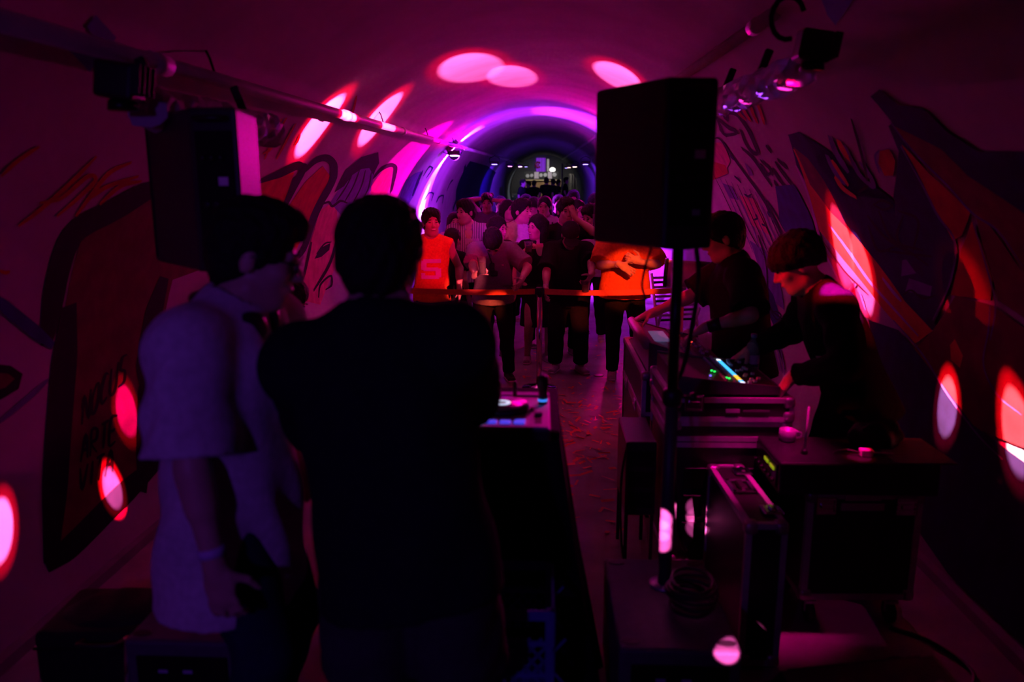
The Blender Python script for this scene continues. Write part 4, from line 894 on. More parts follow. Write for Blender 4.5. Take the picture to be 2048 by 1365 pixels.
def casters(t, lo, hi, r=.045):
    for x in (lo[0] + .06, hi[0] - .06):
        for y in (lo[1] + .06, hi[1] - .06):
            q = MB(); q.lathe([(r * .6, -.014), (r, -.012), (r, .012), (r * .6, .014)], (x, y, r), (1, 0, 0), 18); cs = q.build('caster_wheel', RUBBER, t, True)
            q = MB(); q.b2((x - .025, y - .025, 2 * r), (x + .025, y + .025, 2 * r + .012)); q.b2((x - .02, y - .006, r), (x - .016, y + .006, 2 * r)); q.b2((x + .016, y - .006, r), (x + .02, y + .006, 2 * r)); q.build('caster_fork', ALU, cs)
# tall narrow case standing in front
t = thing('flight_case', 'tall narrow black flight case with bright edges and recessed handle', 'flight case', (.865, 3.0, 0), math.radians(1.5))
case_parts(t, (-.076, -.31, .02), (.076, .31, .60), None, .022, latches=(((.050, -.19, .60), (0, 0, 1), (1, 0, 0)), ((.050, .22, .60), (0, 0, 1), (1, 0, 0))), handles=(((0, .05, .60), (0, 0, 1), (1, 0, 0)),))
for sx in (-1, 1):
    for sy in (-.27, .27): q = MB(); q.lathe([(.02, 0), (.02, .022)], (sx * .05, sy, 0), (0, 0, 1), 12); q.build('foot', RUBBER, t, True)
# big case on the right
t = thing('road_case', 'big black road case with metal latches beside the right wall', 'road case', (1.345, 3.20, 0), math.radians(2))
case_parts(t, (-.232, -.20, .13), (.232, .20, .60), None, .026, latches=(((-.16, -.202, .548), (0, -1, 0), (0, 0, 1)), ((.165, -.202, .545), (0, -1, 0), (0, 0, 1))))
casters(t, (-.23, -.20, 0), (.23, .20, 0))
for z, x0, x1 in ((.585, -.085, .06), (.543, -.10, .075)): q = MB(); q.b2((x0, -.206, z - .016), (x1, -.201, z + .016)); q.build('name_plate', ALU, t)
for k in range(3): q = MB(); q.b2((.12, -.212, .525 + k * .02), (.20, -.206, .531 + k * .02)); q.build('hasp_bar', CHROME, t)
# black gear on top of it
t = thing('rack_unit', 'flat black rack unit on the big road case with yellow meters', 'rack unit', (1.32, 3.16, .601))
b = MB(); b.b2((-.33, -.19, 0), (.30, .15, .135), .008, 2); b.build('chassis', LAM, t)
b = MB(); b.b2((-.337, -.17, .02), (-.328, .13, .12), .002); fp = b.build('front_panel', BLACKM, t)
for y in (-.115, -.035): b = MB(); b.b2((-.341, y - .028, .085), (-.337, y + .028, .098)); b.build('level_meter', emis('yellow_meter', (.45, .6, .01), .45), fp)
for k in range(6): b = MB(); b.lathe([(.008, 0), (.007, .012)], (-.337, -.14 + k * .05, .045), (-1, 0, 0), 10); b.build('knob', BLACK, fp, True)
b = MB(); b.b2((.12, -.19, .136), (.36, .12, .142)); b.build('cover_sheet', mat('grey_sheet', (.16, .15, .16), .7), t)
t = thing('antenna_rod', 'thin upright rod antenna lit pink on the rack unit', 'antenna', (1.12, 3.08, .737)); b = MB(); b.tube([(0, 0, .0), (.004, 0, .20)], [.006, .0045], 8); b.build('rod', mat('grey_rod', (.45, .42, .42), .4), t, True); b = MB(); b.lathe([(.014, 0), (.012, .015), (.006, .02)], (0, 0, 0), (0, 0, 1), 12); b.build('rod_base', BLACK, t, True)
A = Vector((1.36, 3.06, .737)); t = thing('power_adapter', 'small pale adapter with a label lying on the rack unit', 'adapter', A); b = MB(); b.box((0, 0, .016), (.05, .035, .03), None, .004, 2); b.build('adapter_body', WHITEP, t); b = MB(); b.tube([(.025, 0, .014), (.06, .005, .012), (.11, .0, .010)], .0045, 8); b.build('plug', WHITEP, t, True); b = MB(); b.tube(bez([(-.025, 0, .014), (-.06, .012, .02), (-.09, .03, .012), (-.12, .02, .008)]), .004, 8); b.build('lead', RUBBER, t, True)
t = thing('steel_mug', 'small round steel mug on the near end of rack unit', 'mug', (1.10, 3.245, .737)); b = MB(); b.lathe([(.030, 0), (.036, .02), (.036, .05), (.032, .052), (.030, .02), (.01, .012)], (0, 0, 0), (0, 0, 1), 18); b.build('mug_wall', ALU, t, True); b = MB(); b.tube([(.036, 0, .042), (.058, 0, .036), (.058, 0, .016), (.037, 0, .012)], .004, 6); b.build('mug_handle', ALU, t, True)
t = thing('tool_bag', 'crumpled black bag lying on the rack unit by the engineer', 'bag', (1.45, 3.20, .737)); F = Field((-.13, -.10, 0), (.13, .10, .13), .008); F.ell((0, 0, .04), (.11, .08, .06), .02); F.ell((.05, .02, .05), (.06, .06, .05), .02); F.noise(.006, 50); F.plane((0, 0, 0), (0, 0, -1)); link('bag_body', F.mesh('bag'), cloth('black_nylon', (.02, .02, .024), .5), t); b = MB(); b.tube(bez([(-.07, -.04, .08), (-.02, -.07, .13), (.05, -.06, .12), (.08, -.03, .08)]), .006, 8); b.build('bag_strap', cloth('black_nylon', (.02, .02, .024)), t, True)
# case stack with the near mixing console
def console(t, w, d, zb, zf_, thick, m, nx=12, led=False):
    """sloping mixing desk: x = back(high, left) to front; local origin at its near-left bottom corner"""
    prof = [(0, 0), (w, 0), (w, zf_), (w * .38, zf_ + (zb - zf_) * .55), (0, zb)]
    b = MB(); b.rings([[(x, 0, z) for x, z in prof], [(x, d, z) for x, z in prof]]); b.build('desk_body', m, t)
    for y in (-.012, d): b = MB(); b.rings([[(x, y, z + .008) for x, z in prof], [(x, y + .012, z + .008) for x, z in prof]]); b.build('end_cheek', mat('desk_cheek', (.09, .08, .085), .4), t)
    def top_z(x): return zf_ + (zb - zf_) * .55 * (w - x) / (w * .62) if x > w * .38 else zf_ + (zb - zf_) * (.55 + .45 * (w * .38 - x) / (w * .38))
    sl = math.atan2((zb - zf_) * .55, w * .62); R = Matrix.Rotation(sl, 3, 'Y')
    for j in range(nx):
        y = d * (j + .7) / (nx + .4)
        x = w * .80; b = MB(); b.box((x, y, top_z(x) + .001), (w * .26, .004, .002), R); b.build('fader_slot', BLACK, t)
        x = w * (.72 + .16 * random.random()); b = MB(); b.box((x, y, top_z(x) + .009), (.018, .010, .012), R, .002); b.build('fader_cap', mat('fader_cap', (.55, .52, .55), .4), t)
        for x in (w * .5, w * .58): b = MB(); b.lathe([(.007, 0), (.0055, .012), (.002, .013)], (x, y, top_z(x)), (math.sin(sl), 0, math.cos(sl)), 8); b.build('knob', mat('knob_grey', (.35, .33, .38), .4), t, True)
        if led:
            for q_, x in enumerate((w * .66,)):
                c = ('white_cell', (.8, .8, 1), 2.0) if j in (0, nx - 1) else (('amber_cell', (1, .6, .05), 1.3) if 2 <= j <= 4 else ('blue_cell', (.05, .45, 1), 1.6))
                b = MB(); b.box((x, y, top_z(x) + .003), (.018, d / (nx + .4) * .72, .004), R); b.build('channel_display', emis(*c), t)
    return top_z
t = thing('console_rack', 'black rack case under the near mixing console', 'rack case', (.872, 3.62, 0), math.radians(1))
case_parts(t, (-.262, -.30, .11), (.262, .30, .795), .70, .022); casters(t, (-.26, -.30, 0), (.26, .30, 0))
for k in range(3): q = MB(); q.b2((-.20, -.306, .22 + k * .13), (.20, -.298, .32 + k * .13), .003); q.build('rack_panel', BLACKM, t)
t = thing('console_tray', 'black flight case tray with bright edges holding the near console', 'flight case', (.872, 3.62, .797), math.radians(1))
case_parts(t, (-.268, -.305, 0), (.268, .305, .105), None, .020, latches=(((-.17, -.307, .085), (0, -1, 0), (0, 0, 1)),))
q = MB(); q.b2((-.03, -.311, .042), (.03, -.306, .058)); q.build('badge', mat('badge_grey', (.4, .38, .4), .5), t); q = MB(); q.b2((.045, -.311, .046), (.16, -.306, .054)); q.build('badge', mat('badge_dim', (.12, .11, .12), .5), t)
t = thing('mixing_console', 'near mixing console with a row of blue and amber displays', 'mixing console', (.63, 3.36, .903), math.radians(1))
console(t, .46, .50, .085, .035, .03, mat('desk_black', (.035, .03, .035), .5, var=.1), 16, True)
for (x, y, c) in ((.20, .18, 'g'), (.21, .165, 'g'), (.24, .06, 'g'), (.25, .05, 'g'), (.17, .07, 'b'), (.05, .44, 'g'), (.06, .42, 'w')):
    b = MB(); b.box((x, y, .088 - x * .09), (.008, .006, .006)); b.build('indicator', emis(*{'g': ('green_dot', (.02, .9, .1), 2.0), 'b': ('violet_dot', (.2, .1, 1), 2.0), 'w': ('white_dot', (.5, .5, .7), 1.0)}[c]), t)
b = MB(); b.box((.02, .10, .06), (.02, .22, .012), Matrix.Rotation(.0, 3, 'Z'), .005); b.build('support_arm', mat('pink_arm', (.5, .35, .4), .4), t)
# far stack and console
t = thing('desk_case', 'long black case with bright edges under the far mixing console', 'flight case', (.80, 4.52, 0))
case_parts(t, (-.23, -.50, .10), (.23, .50, .84), .60, .022, latches=(((-.232, -.25, .60), (-1, 0, 0), (0, 0, 1)), ((-.232, .2, .60), (-1, 0, 0), (0, 0, 1)))); casters(t, (-.23, -.5, 0), (.23, .5, 0))
t = thing('mixing_console', 'far mixing console with a thick pink end cheek', 'mixing console', (.60, 4.04, .842))
console(t, .40, .72, .155, .05, .03, mat('desk_grey', (.20, .18, .21), .4, var=.1), 16)
b = MB(); b.tube([(-.012, -.01, .150), (-.012, .73, .150)], .026, 12); b.build('arm_rest', mat('pink_rest', (.62, .5, .54), .4), t, True)
b = MB(); b.b2((.05, .15, .135), (.14, .45, .139)); b.build('desk_screen', emis('dim_desk_screen', (.25, .2, .5), .25), t)
b = MB(); b.box((.30, .4, .085), (.01, .01, .008)); b.build('indicator', emis('red_dot', (1, .05, .05), 2.0), t)
t = thing('side_rack', 'small black rack standing left of the console stack', 'rack', (.50, 3.62, 0)); b = MB(); b.b2((-.07, -.20, .30), (.07, .20, .66), .006); b.build('rack_body', LAM, t)
for x in (-.06, .06):
    for y in (-.18, .18): b = MB(); b.b2((x - .008, y - .008, 0), (x + .008, y + .008, .30)); b.build('rack_leg', BLACKM, t)
for k in range(3): b = MB(); b.b2((-.06, -.206, .34 + k * .10), (.06, -.198, .42 + k * .10), .002); b.build('rack_panel', BLACKM, t)
b = MB(); b.tube(bez([(.44, 3.45, .66), (.41, 3.42, .45), (.42, 3.36, .15), (.47, 3.34, .012), (.52, 3.25, .009), (.56, 3.05, .009)], 8), .006, 7); tag(b.build('loose_cable', RUBBER, None, True), 'loose black cable drooping beside the small black rack', 'cable')
t = thing('water_bottle', 'small clear water bottle on the console tray behind the displays', 'bottle', (1.105, 3.885, .903)); b = MB(); b.lathe([(.030, 0), (.033, .01), (.033, .09), (.030, .10), (.033, .11), (.032, .125), (.014, .15), (.013, .165)], (0, 0, 0), (0, 0, 1), 18); b.build('bottle_wall', clear('pet_plastic', (.9, .9, .95), .1, .8), t, True)
b = MB(); b.lathe([(.015, .163), (.015, .18), (.013, .181)], (0, 0, 0), (0, 0, 1), 14); b.build('cap', mat('blue_cap', (.2, .2, .4), .5), t, True); b = MB(); b.lathe([(.0338, .03), (.0338, .075)], (0, 0, 0), (0, 0, 1), 18, False); b.build('label_wrap', mat('pale_label_wrap', (.6, .5, .6), .5), t, True)
# barrel lamp on a stand behind the far console
t = thing('barrel_lamp', 'pale barrel-shaped spotlight on a stand behind the far console', 'spotlight', (1.03, 5.55, 0)); zc = at(1361, 548, 5.55)[2]
b = MB(); b.lathe([(.085, -.12), (.095, -.115), (.095, .11), (.08, .12)], (0, 0, zc), (1, -.15, -.05), 28); b.build('barrel', mat('barrel_white', (.55, .5, .52), .4), t, True)
b = MB(); b.lathe([(.085, -.135), (.104, -.132), (.104, -.11), (.095, -.108)], (0, 0, zc), (1, -.15, -.05), 28, False); b.build('front_rim', BLACK, t, True); b = MB(); b.lathe([(.098, .09), (.100, .10), (.098, .18), (.06, .20)], (0, 0, zc), (1, -.15, -.05), 28); b.build('rear_cap', BLACK, t, True)
b = MB(); b.tube([(0, 0, .02), (0, 0, zc - .10)], .016, 12); b.build('stand_tube', mat('pink_stand', (.55, .4, .42), .4), t, True); b = MB(); b.box((0, 0, zc - .13), (.05, .05, .08), None, .006); b.build('bracket', mat('pink_stand', (.5, .4, .4)), t)
for k in range(3): a = k * 2 * PI / 3 + .4; b = MB(); b.tube([(0, 0, .35), (.28 * math.cos(a), .28 * math.sin(a), .012)], .009, 8); b.build('stand_leg', BLACKM, t, True)
# heap of purple-lit chairs and plastic by the wall behind
t = thing('folding_chair', 'folded striped deck chair leaning near the right wall behind engineer', 'chair', (1.36, 7.75, 0), .3)
for s_ in (-1, 1): b = MB(); b.tube([(s_ * .22, -.2, .01), (s_ * .22, .12, .95)], .014, 8); b.build('leg', ALU, t, True); b = MB(); b.tube([(s_ * .2, .2, .01), (s_ * .2, -.12, .62)], .014, 8); b.build('leg', ALU, t, True)
for k in range(10): b = MB(); b.box((0, -.05 + k * .0185, .50 + k * .045), (.42, .008, .024), Matrix.Rotation(.3, 3, 'X')); b.build('slat', mat('stripe_white', (.7, .7, .72), .6) if k % 2 else mat('stripe_dark', (.05, .04, .08), .6), t)
t = thing('plastic_heap', 'crumpled pale plastic sheet heaped on boxes behind far console', 'sheet', (1.12, 6.25, 0)); F = Field((-.45, -.3, 0), (.45, .3, .75), .018); F.ell((0, 0, .35), (.36, .22, .32), .05); F.ell((.2, .05, .45), (.2, .18, .2), .05); F.noise(.014, 26); F.plane((0, 0, 0), (0, 0, -1)); link('sheet_folds', F.mesh('heap'), mat('glossy_plastic_sheet', (.6, .58, .65), .15, var=.1, coat=.3), t)
t = thing('stage_monitor', 'black wedge floor monitor in the lower right foreground', 'monitor', (1.05, 2.22, 0), .2); b = MB(); b.rings([[(x, y, z) for y, z in ((-.17, 0), (.17, 0), (.17, .14), (.02, .34), (-.17, .30))] for x in (-.26, .26)]); b.build('wedge_body', LAM, t)
b = MB(); b.box((0, .10, .243), (.46, .008, .22), Matrix.Rotation(-.93 + PI / 2 - .0, 3, 'X'), .003); b.build('grille', BLACKM, t)
for s_ in (-1, 1): b = MB(); b.lathe([(.02, 0), (.014, .012)], (s_ * .2, -.10, .318), (0, -.2, 1), 12); b.build('corner_cap', mat('pink_cap', (.6, .4, .5), .3), t, True)
for i, (p, lb) in enumerate((([(.78, 2.55), (.95, 2.62), (1.1, 2.58), (1.3, 2.68), (1.42, 2.78), (1.55, 2.72)], 'black cable snaking on the floor before the big road case'), ([(1.5, 3.0), (1.62, 2.9), (1.68, 2.7), (1.55, 2.55), (1.4, 2.6)], 'black cable looping beside the big road case'), ([(.70, 3.6), (.68, 3.1), (.72, 2.85), (.74, 2.5), (.80, 2.3)], 'black cable running between the subwoofer and tall case'))):
    b = MB(); b.tube(bez([(x, y, .009) for x, y in p], 8), .008, 7); tag(b.build('floor_cable', RUBBER, None, True), lb, 'cable')

# ------------------------------------------------------------------ mixing table of the DJ
t = thing('draped_table', 'high table under a black cloth in front of the DJ', 'table', (-.26, 2.60, 0))
b = MB(); b.b2((-.36, -.27, 1.025), (.35, .27, 1.05), .004); b.build('table_top', LAM, t)
for x in (-.32, .31):
    for y in (-.23, .23): b = MB(); b.tube([(x, y, 0), (x, y, 1.025)], .018, 10); b.build('leg', BLACKM, t, True)
rg = []
for k, z in enumerate((1.056, 1.056, 1.03, .8, .55, .3, .04)):
    q = 0 if k == 0 else (1 if k < 3 else 1 + (.2 * (1.03 - z))); ring = []
    for i in range(64):
        a = 2 * PI * i / 64; cx, cy = math.cos(a), math.sin(a); s_ = 1 / max(abs(cx), abs(cy)); f = 1 + (.05 * math.sin(a * 13 + z * 2) + .03 * math.sin(a * 7)) * max(0, 1.03 - z) * (1 if k > 2 else 0)
        ex = .36 if cx < 0 else .36 + (.42 * (1.03 - z) * .35 if k > 2 else 0)
        ring.append((max(-1, min(1, cx * s_)) * ex * (q if q < 1 else 1) * f * (1 if k else .5), max(-1, min(1, cy * s_)) * .28 * f * (1 if k else .5), z))
    rg.append(ring)
b = MB(); b.rings(rg, False); b.bm.faces.new([b.bm.verts[i] for i in range(64)]) if False else None; b.build('black_cloth', cloth('black_table_cloth', (.016, .014, .018)), t, True)
# DJ controller
ctl = thing('dj_controller', 'pale DJ controller with round jog wheel and lit blue pads', 'DJ controller', (-.255, 2.43, 1.058))
CT = mat('controller_grey', (.55, .52, .55), .4, var=.05)
b = MB(); b.b2((-.325, -.195, .0), (.325, .195, .040), .006, 2); b.build('chassis', BLACK, ctl); b = MB(); b.b2((-.322, -.19, .040), (.322, .15, .046), .002); b.build('top_plate', CT, ctl); b = MB(); b.b2((-.322, .15, .040), (.322, .19, .052), .003); b.build('rear_strip', mat('strip_violet_grey', (.22, .2, .3), .5), ctl)
for cx in (-.168, .168):
    b = MB(); b.lathe([(.088, .046), (.088, .060), (.084, .066), (.0, .066)], (cx, -.005, 0), (0, 0, 1), 40); jw = b.build('jog_wheel', BLACK, ctl, True); b = MB(); b.lathe([(.082, .0662), (.082, .0675), (0, .0676)], (cx, -.005, 0), (0, 0, 1), 40); b.build('platter', mat('platter_grey', (.20, .18, .20), .35), jw, True)
    b = MB(); b.lathe([(.017, .0678), (.017, .0692), (.028, .0692), (.028, .0678)], (cx, -.005, 0), (0, 0, 1), 32, False); b.build('ring_light', emis('jog_ring_white', (.6, .75, 1.0), 1.1), jw, True)
    for k in range(4):
        e = emis('pad_bright', (.15, .5, 1.0), 2.6) if (k == 0) else emis('pad_blue', (.07, .06, .9), .8); b = MB(); b.b2((cx - .085 + k * .043, -.165, .046), (cx - .05 + k * .043, -.137, .052), .003); b.build('pad', e, ctl)
    b = MB(); b.b2((cx - .08, -.128, .046), (cx - .048, -.121, .049)); b.build('pad_lamp', emis('yellow_lamp', (.7, .6, .02), .8), ctl); b = MB(); b.b2((cx + .05, -.128, .046), (cx + .08, -.121, .049)); b.build('pad_lamp', emis('pad_blue', (.07, .06, .9), .8), ctl)
    for s_ in (-1, 1): b = MB(); b.lathe([(.007, .046), (.006, .056)], (cx + s_ * .097, -.01, 0), (0, 0, 1), 10); b.build('button', mat('pink_button', (.6, .25, .4), .4), ctl, True)
    b = MB(); b.b2((cx + .108, -.155, .0461), (cx + .130, -.045, .0475)); b.build('tempo_slot', BLACK, ctl); b = MB(); b.b2((cx + .106, -.085, .0475), (cx + .132, -.068, .058), .002); b.build('tempo_fader', mat('fader_dark', (.1, .1, .11), .4), ctl)
for k in range(3): b = MB(); b.lathe([(.011, .046), (.009, .066), (.003, .067)], (-.03 + k * .03, .10, 0), (0, 0, 1), 14); b.build('knob', BLACK, ctl, True)
for x in (-.03, .03): b = MB(); b.b2((x - .006, -.12, .047), (x + .006, -.10, .062), .002); b.build('fader_cap', BLACK, ctl)
for x in (.150, .205): b = MB(); b.lathe([(.007, 0), (.007, .055), (.005, .058)], (x, .135, .046), (0, 0, 1), 12); b.build('peg', BLACK, ctl, True)
t = thing('wireless_mic', 'black upright microphone with a blue light beside the controller', 'microphone', (.045, 2.50, 1.105)); b = MB(); b.lathe([(.015, 0), (.015, .05), (.018, .06), (.020, .08), (.016, .092), (.007, .098)], (0, 0, 0), (0, 0, 1), 18); b.build('mic_body', BLACK, t, True); b = MB(); b.lathe([(.0156, .008), (.0156, .015)], (0, 0, 0), (0, 0, 1), 18, False); b.build('mic_light', emis('mic_blue', (.04, .25, 1), 1.2), t, True)
t = thing('party_lamp', 'small black party lamp standing behind the DJ on the table', 'lamp', (-.40, 2.72, 1.058)); b = MB(); b.b2((-.12, -.03, 0), (.14, .09, .17), .01, 2); b.build('lamp_box', BLACK, t)
for x in (-.06, .0, .06): b = MB(); b.lathe([(.022, 0), (.026, .02), (.022, .021)], (x, .09, .12), (0, 1, .3), 16); b.build('lamp_lens', CHROME, t, True)
# milk crates by the DJ's leg
def crate(label, x0, y0, z0, w_=.33, d=.30, h=.32):
    t = thing('plastic_crate', label, 'crate', (x0 + w_ / 2, y0 + d / 2, z0), 0, 'stacked plastic crates'); m = mat('blue_crate', (.10, .13, .42), .45, var=.1)
    for z in (0, .11, .21, h - .03): b = MB(); hw, hd_ = w_ / 2, d / 2; th = .008; zz = .03 if z in (0, h - .03) else .014; b.b2((-hw, -hd_, z), (hw, -hd_ + th, z + zz)); b.b2((-hw, hd_ - th, z), (hw, hd_, z + zz)); b.b2((-hw, -hd_, z), (-hw + th, hd_, z + zz)); b.b2((hw - th, -hd_, z), (hw, hd_, z + zz)); b.build('rim' if zz == .03 else 'rail', m, t)
    for sx in (-1, 1):
        for sy in (-1, 1): b = MB(); b.b2((sx * (w_ / 2 - .012) - .014, sy * (d / 2 - .012) - .014, 0), (sx * (w_ / 2 - .012) + .014, sy * (d / 2 - .012) + .014, h), .004); b.build('corner_post', m, t)
    for fx, nrm in ((-1, 'y'), (1, 'y'), (-1, 'x'), (1, 'x')):
        L = w_ if nrm == 'y' else d; b = MB()
        for k in range(9):
            for s_ in (-1, 1):
                u = -L / 2 + .03 + (L - .06) * k / 8; v = Matrix.Rotation(s_ * .7, 3, 'Y' if nrm == 'y' else 'X'); c = (u, fx * (d / 2 - .004), h / 2) if nrm == 'y' else (fx * (w_ / 2 - .004), u, h / 2)
                b.box(c, (.006, .005, h * .6) if nrm == 'y' else (.005, .006, h * .6), v)
        b.build('lattice', m, t)
    b = MB(); b.b2((-w_ / 2 + .01, -d / 2 + .01, .0), (w_ / 2 - .01, d / 2 - .01, .008)); b.build('crate_floor', m, t)
crate('lower blue plastic crate beside the legs of the DJ', -.245, 1.99, 0); crate('upper blue plastic crate stacked beside the legs of the DJ', -.245, 1.99, .322)
# soft black case on the left floor
t = thing('equipment_bag', 'flat black padded equipment case on the floor at the left wall', 'case', (-1.56, 2.66, 0), .06); b = MB(); b.b2((-.26, -.17, 0), (.26, .17, .22), .03, 3); b.build('case_shell', cloth('black_padded', (.025, .02, .024), .6), t); b = MB(); b.b2((-.262, -.172, .15), (.262, .172, .162), .004); b.build('zip', BLACKM, t); b = MB(); b.tube(bez([(-.07, -.17, .19), (-.06, -.22, .2), (.06, -.22, .2), (.07, -.17, .19)]), .01, 8); b.build('carry_handle', RUBBER, t, True); b = MB(); F = Field((-.25, -.16, .2), (.25, .16, .3), .012); F.ell((0, 0, .21), (.23, .14, .05), .01); F.noise(.006, 30); F.plane((0, 0, .205), (0, 0, -1)); link('padded_lid', F.mesh('lid'), cloth('black_padded', (.025, .02, .024)), t)
t = thing('chrome_stand_foot', 'shiny folded stand foot beside the lower left subwoofer', 'stand', (-1.36, 2.28, 0)); b = MB(); b.tube([(0, 0, .012), (.03, .0, .34)], .012, 10); b.build('tube', CHROME, t, True)
for k in range(3): a = k * 2.1 + .5; b = MB(); b.tube([(.01, 0, .14), (.10 * math.cos(a), .10 * math.sin(a), .010)], .007, 8); b.build('stand_leg', CHROME, t, True)

# ------------------------------------------------------------------ belt barrier
def stanchion(label, x, y, h=.93):
    t = thing('stanchion', label, 'stanchion', (x, y, 0), 0, 'barrier posts'); b = MB(); b.lathe([(.16, 0), (.16, .012), (.15, .022), (.04, .045), (.03, .05)], (0, 0, 0), (0, 0, 1), 32); b.build('base', CHROME, t, True); b = MB(); b.tube([(0, 0, .045), (0, 0, h - .06)], .0255, 18); b.build('post_tube', CHROME, t, True); b = MB(); b.lathe([(.03, h - .07), (.034, h - .065), (.034, h - .005), (.028, h)], (0, 0, 0), (0, 0, 1), 18); b.build('post_head', BLACK, t, True)
    for s_ in (-1, 1): b = MB(); b.b2((s_ * .034 - .008, -.02, h - .065), (s_ * .034 + .008, .02, h - .01), .002); b.build('belt_slot', BLACK, t)
    return t
pc = atz(1078, 778, 0); px0, py0 = float(pc[0]), float(pc[1]); stanchion('steel barrier post standing in the middle of the red belt', px0, py0); x2, y2 = 1.22, py0 + .12; stanchion('barrier post at the right end of the red belt', x2, y2); x1, y1 = -1.5, py0 + .1; stanchion('barrier post at the left end hidden behind the DJ', x1, y1)
BELT = mat('orange_red_belt', (.85, .13, .05), .55, var=.06, scale=60)
for (xa, ya, xb, yb, lb) in ((x1, y1, px0, py0, 'orange red barrier belt left of the steel post'), (px0, py0, x2, y2, 'orange red barrier belt right of the steel post')):
    rg = []
    for i in range(25):
        f = i / 24; s_ = .018 * 4 * f * (1 - f); x, y = xa + (xb - xa) * (.04 / 1.0 * 0 + f), ya + (yb - ya) * f; z = .893 - s_; rg.append([(x, y - .001, z - .025), (x, y + .001, z - .025), (x, y + .001, z + .025), (x, y - .001, z + .025)])
    b = MB(); b.rings(rg); tag(b.build('barrier_belt', BELT), lb, 'belt')
# paper confetti and scraps on the floor
rnd = random.Random(11); bm = bmesh.new()
for i in range(520):
    if i < 330: x, y = rnd.gauss(.18, .40), rnd.gauss(5.6, .75)
    else: x, y = rnd.uniform(-.3, 1.0), rnd.uniform(3.6, 9)
    if x > .5 and y < 5.2 or y < 3.2: continue
    L, wd, a = rnd.uniform(.015, .05), rnd.uniform(.004, .012), rnd.uniform(0, PI); z = .004 + rnd.random() * .006; tilt = rnd.uniform(-.25, .25); c, s_ = math.cos(a), math.sin(a); q = []
    for u, v in ((-1, -1), (1, -1), (1, 1), (-1, 1)): q.append(bm.verts.new((x + u * L * c / 1 - v * wd * s_, y + u * L * s_ + v * wd * c, z + (u * tilt * L if u * tilt > 0 else 0) + (.006 if v > 0 and i % 3 == 0 else 0))))
    bm.faces.new(q)
me = bpy.data.meshes.new('confetti'); bm.to_mesh(me); bm.free(); tag(link('confetti', me, mat('red_confetti', (.75, .10, .06), .4, var=.4, scale=6)), 'red and orange paper confetti scattered over the floor', 'confetti', None, 'stuff')
for i, (px, py) in enumerate(((1197, 752), (1162, 692))):
    c = atz(px, py, 0); t = thing('bottle_lid', ('pale flat lid lying on the floor right of the white sneakers', 'pale flat lid lying on the floor behind the black clad man')[i], 'lid', (c[0], c[1], 0)); b = MB(); b.lathe([(.045, .0), (.05, .006), (.045, .009), (.0, .008)], (0, 0, 0), (0, 0, 1), 20); b.build('lid_disc', WHITEP, t, True)
# ------------------------------------------------------------------ the people
TEE_W = cloth('white_cotton', (.66, .64, .66)); TEE_K = cloth('black_cotton', (.014, .012, .014)); TEE_NAVY = cloth('dark_navy_cotton', (.012, .012, .020))
TEE_O = cloth('orange_cotton', (.85, .16, .035)); TEE_G = cloth('grey_violet_cotton', (.20, .16, .20)); JEAN = cloth('dark_denim', (.02, .025, .06)); PANT_K = cloth('black_trouser', (.014, .012, .015)); SHORT_G = cloth('dark_grey_shorts', (.05, .045, .055)); LILAC = cloth('pale_lilac_cotton', (.58, .52, .62))
SHOE_K = mat('black_sneaker', (.02, .02, .022), .5, var=.1); SHOE_W = mat('white_sneaker', (.6, .56, .56), .6, var=.08)
def flatprint(I, name, m, z, w_, h, x=0.0, out=.018, top=None, cells=None, label=None):
    """thin printed patch lying on the chest"""
    P, up, X = I['P'], I['up'], I['X']; v = np.cross(up, X)
    def pt(u, q):
        a = .160 + out; b_ = .118 + out; xx = u; yy = b_ * math.sqrt(max(0, 1 - (xx / a) ** 2)); return P + up * q + X * xx - v * yy
    b = MB()
    for (x0, x1, z0, z1) in (cells or [(0, 1, 0, 1)]):
        n = 5; rg = []
        for k in range(n + 1):
            u = x + (x0 + (x1 - x0) * k / n - .5) * w_; lo_, hi_ = pt(u, z + z0 * h), pt(u, z + z1 * h); rg.append([lo_, hi_, hi_ - v * .0015, lo_ - v * .0015])
        b.rings(rg)
    o = b.build(name, m, I['E'])
    if label: o['label'] = label
    return o
# the DJ, seen from behind
def x_dj(I):
    band(I, 1, BLACK, 'watch', -.02)
person('person seen from behind in a loose black shirt working the controller', (757, 383, 1.90), PI, lean=7, hd=(-6, 14, 0), build=1.06, res=.008, side=8,
       arms={-1: dict(t=(-.24, 2.29, 1.15), pole=(-.65, .35, -.8), n=(0, 0, -1), curl=.5), 1: dict(t=(-.48, 2.28, 1.15), pole=(.4, .5, -.8), n=(0, 0, -1), curl=.5)},
       top=dict(m=TEE_NAVY, ease=.03, hem=-.13, sleeve=.95, fold=.004), bottom=dict(m=SHORT_G, len=.42, w=.03, name='shorts'), shoe=SHOE_K, hair='short', extra=x_dj)
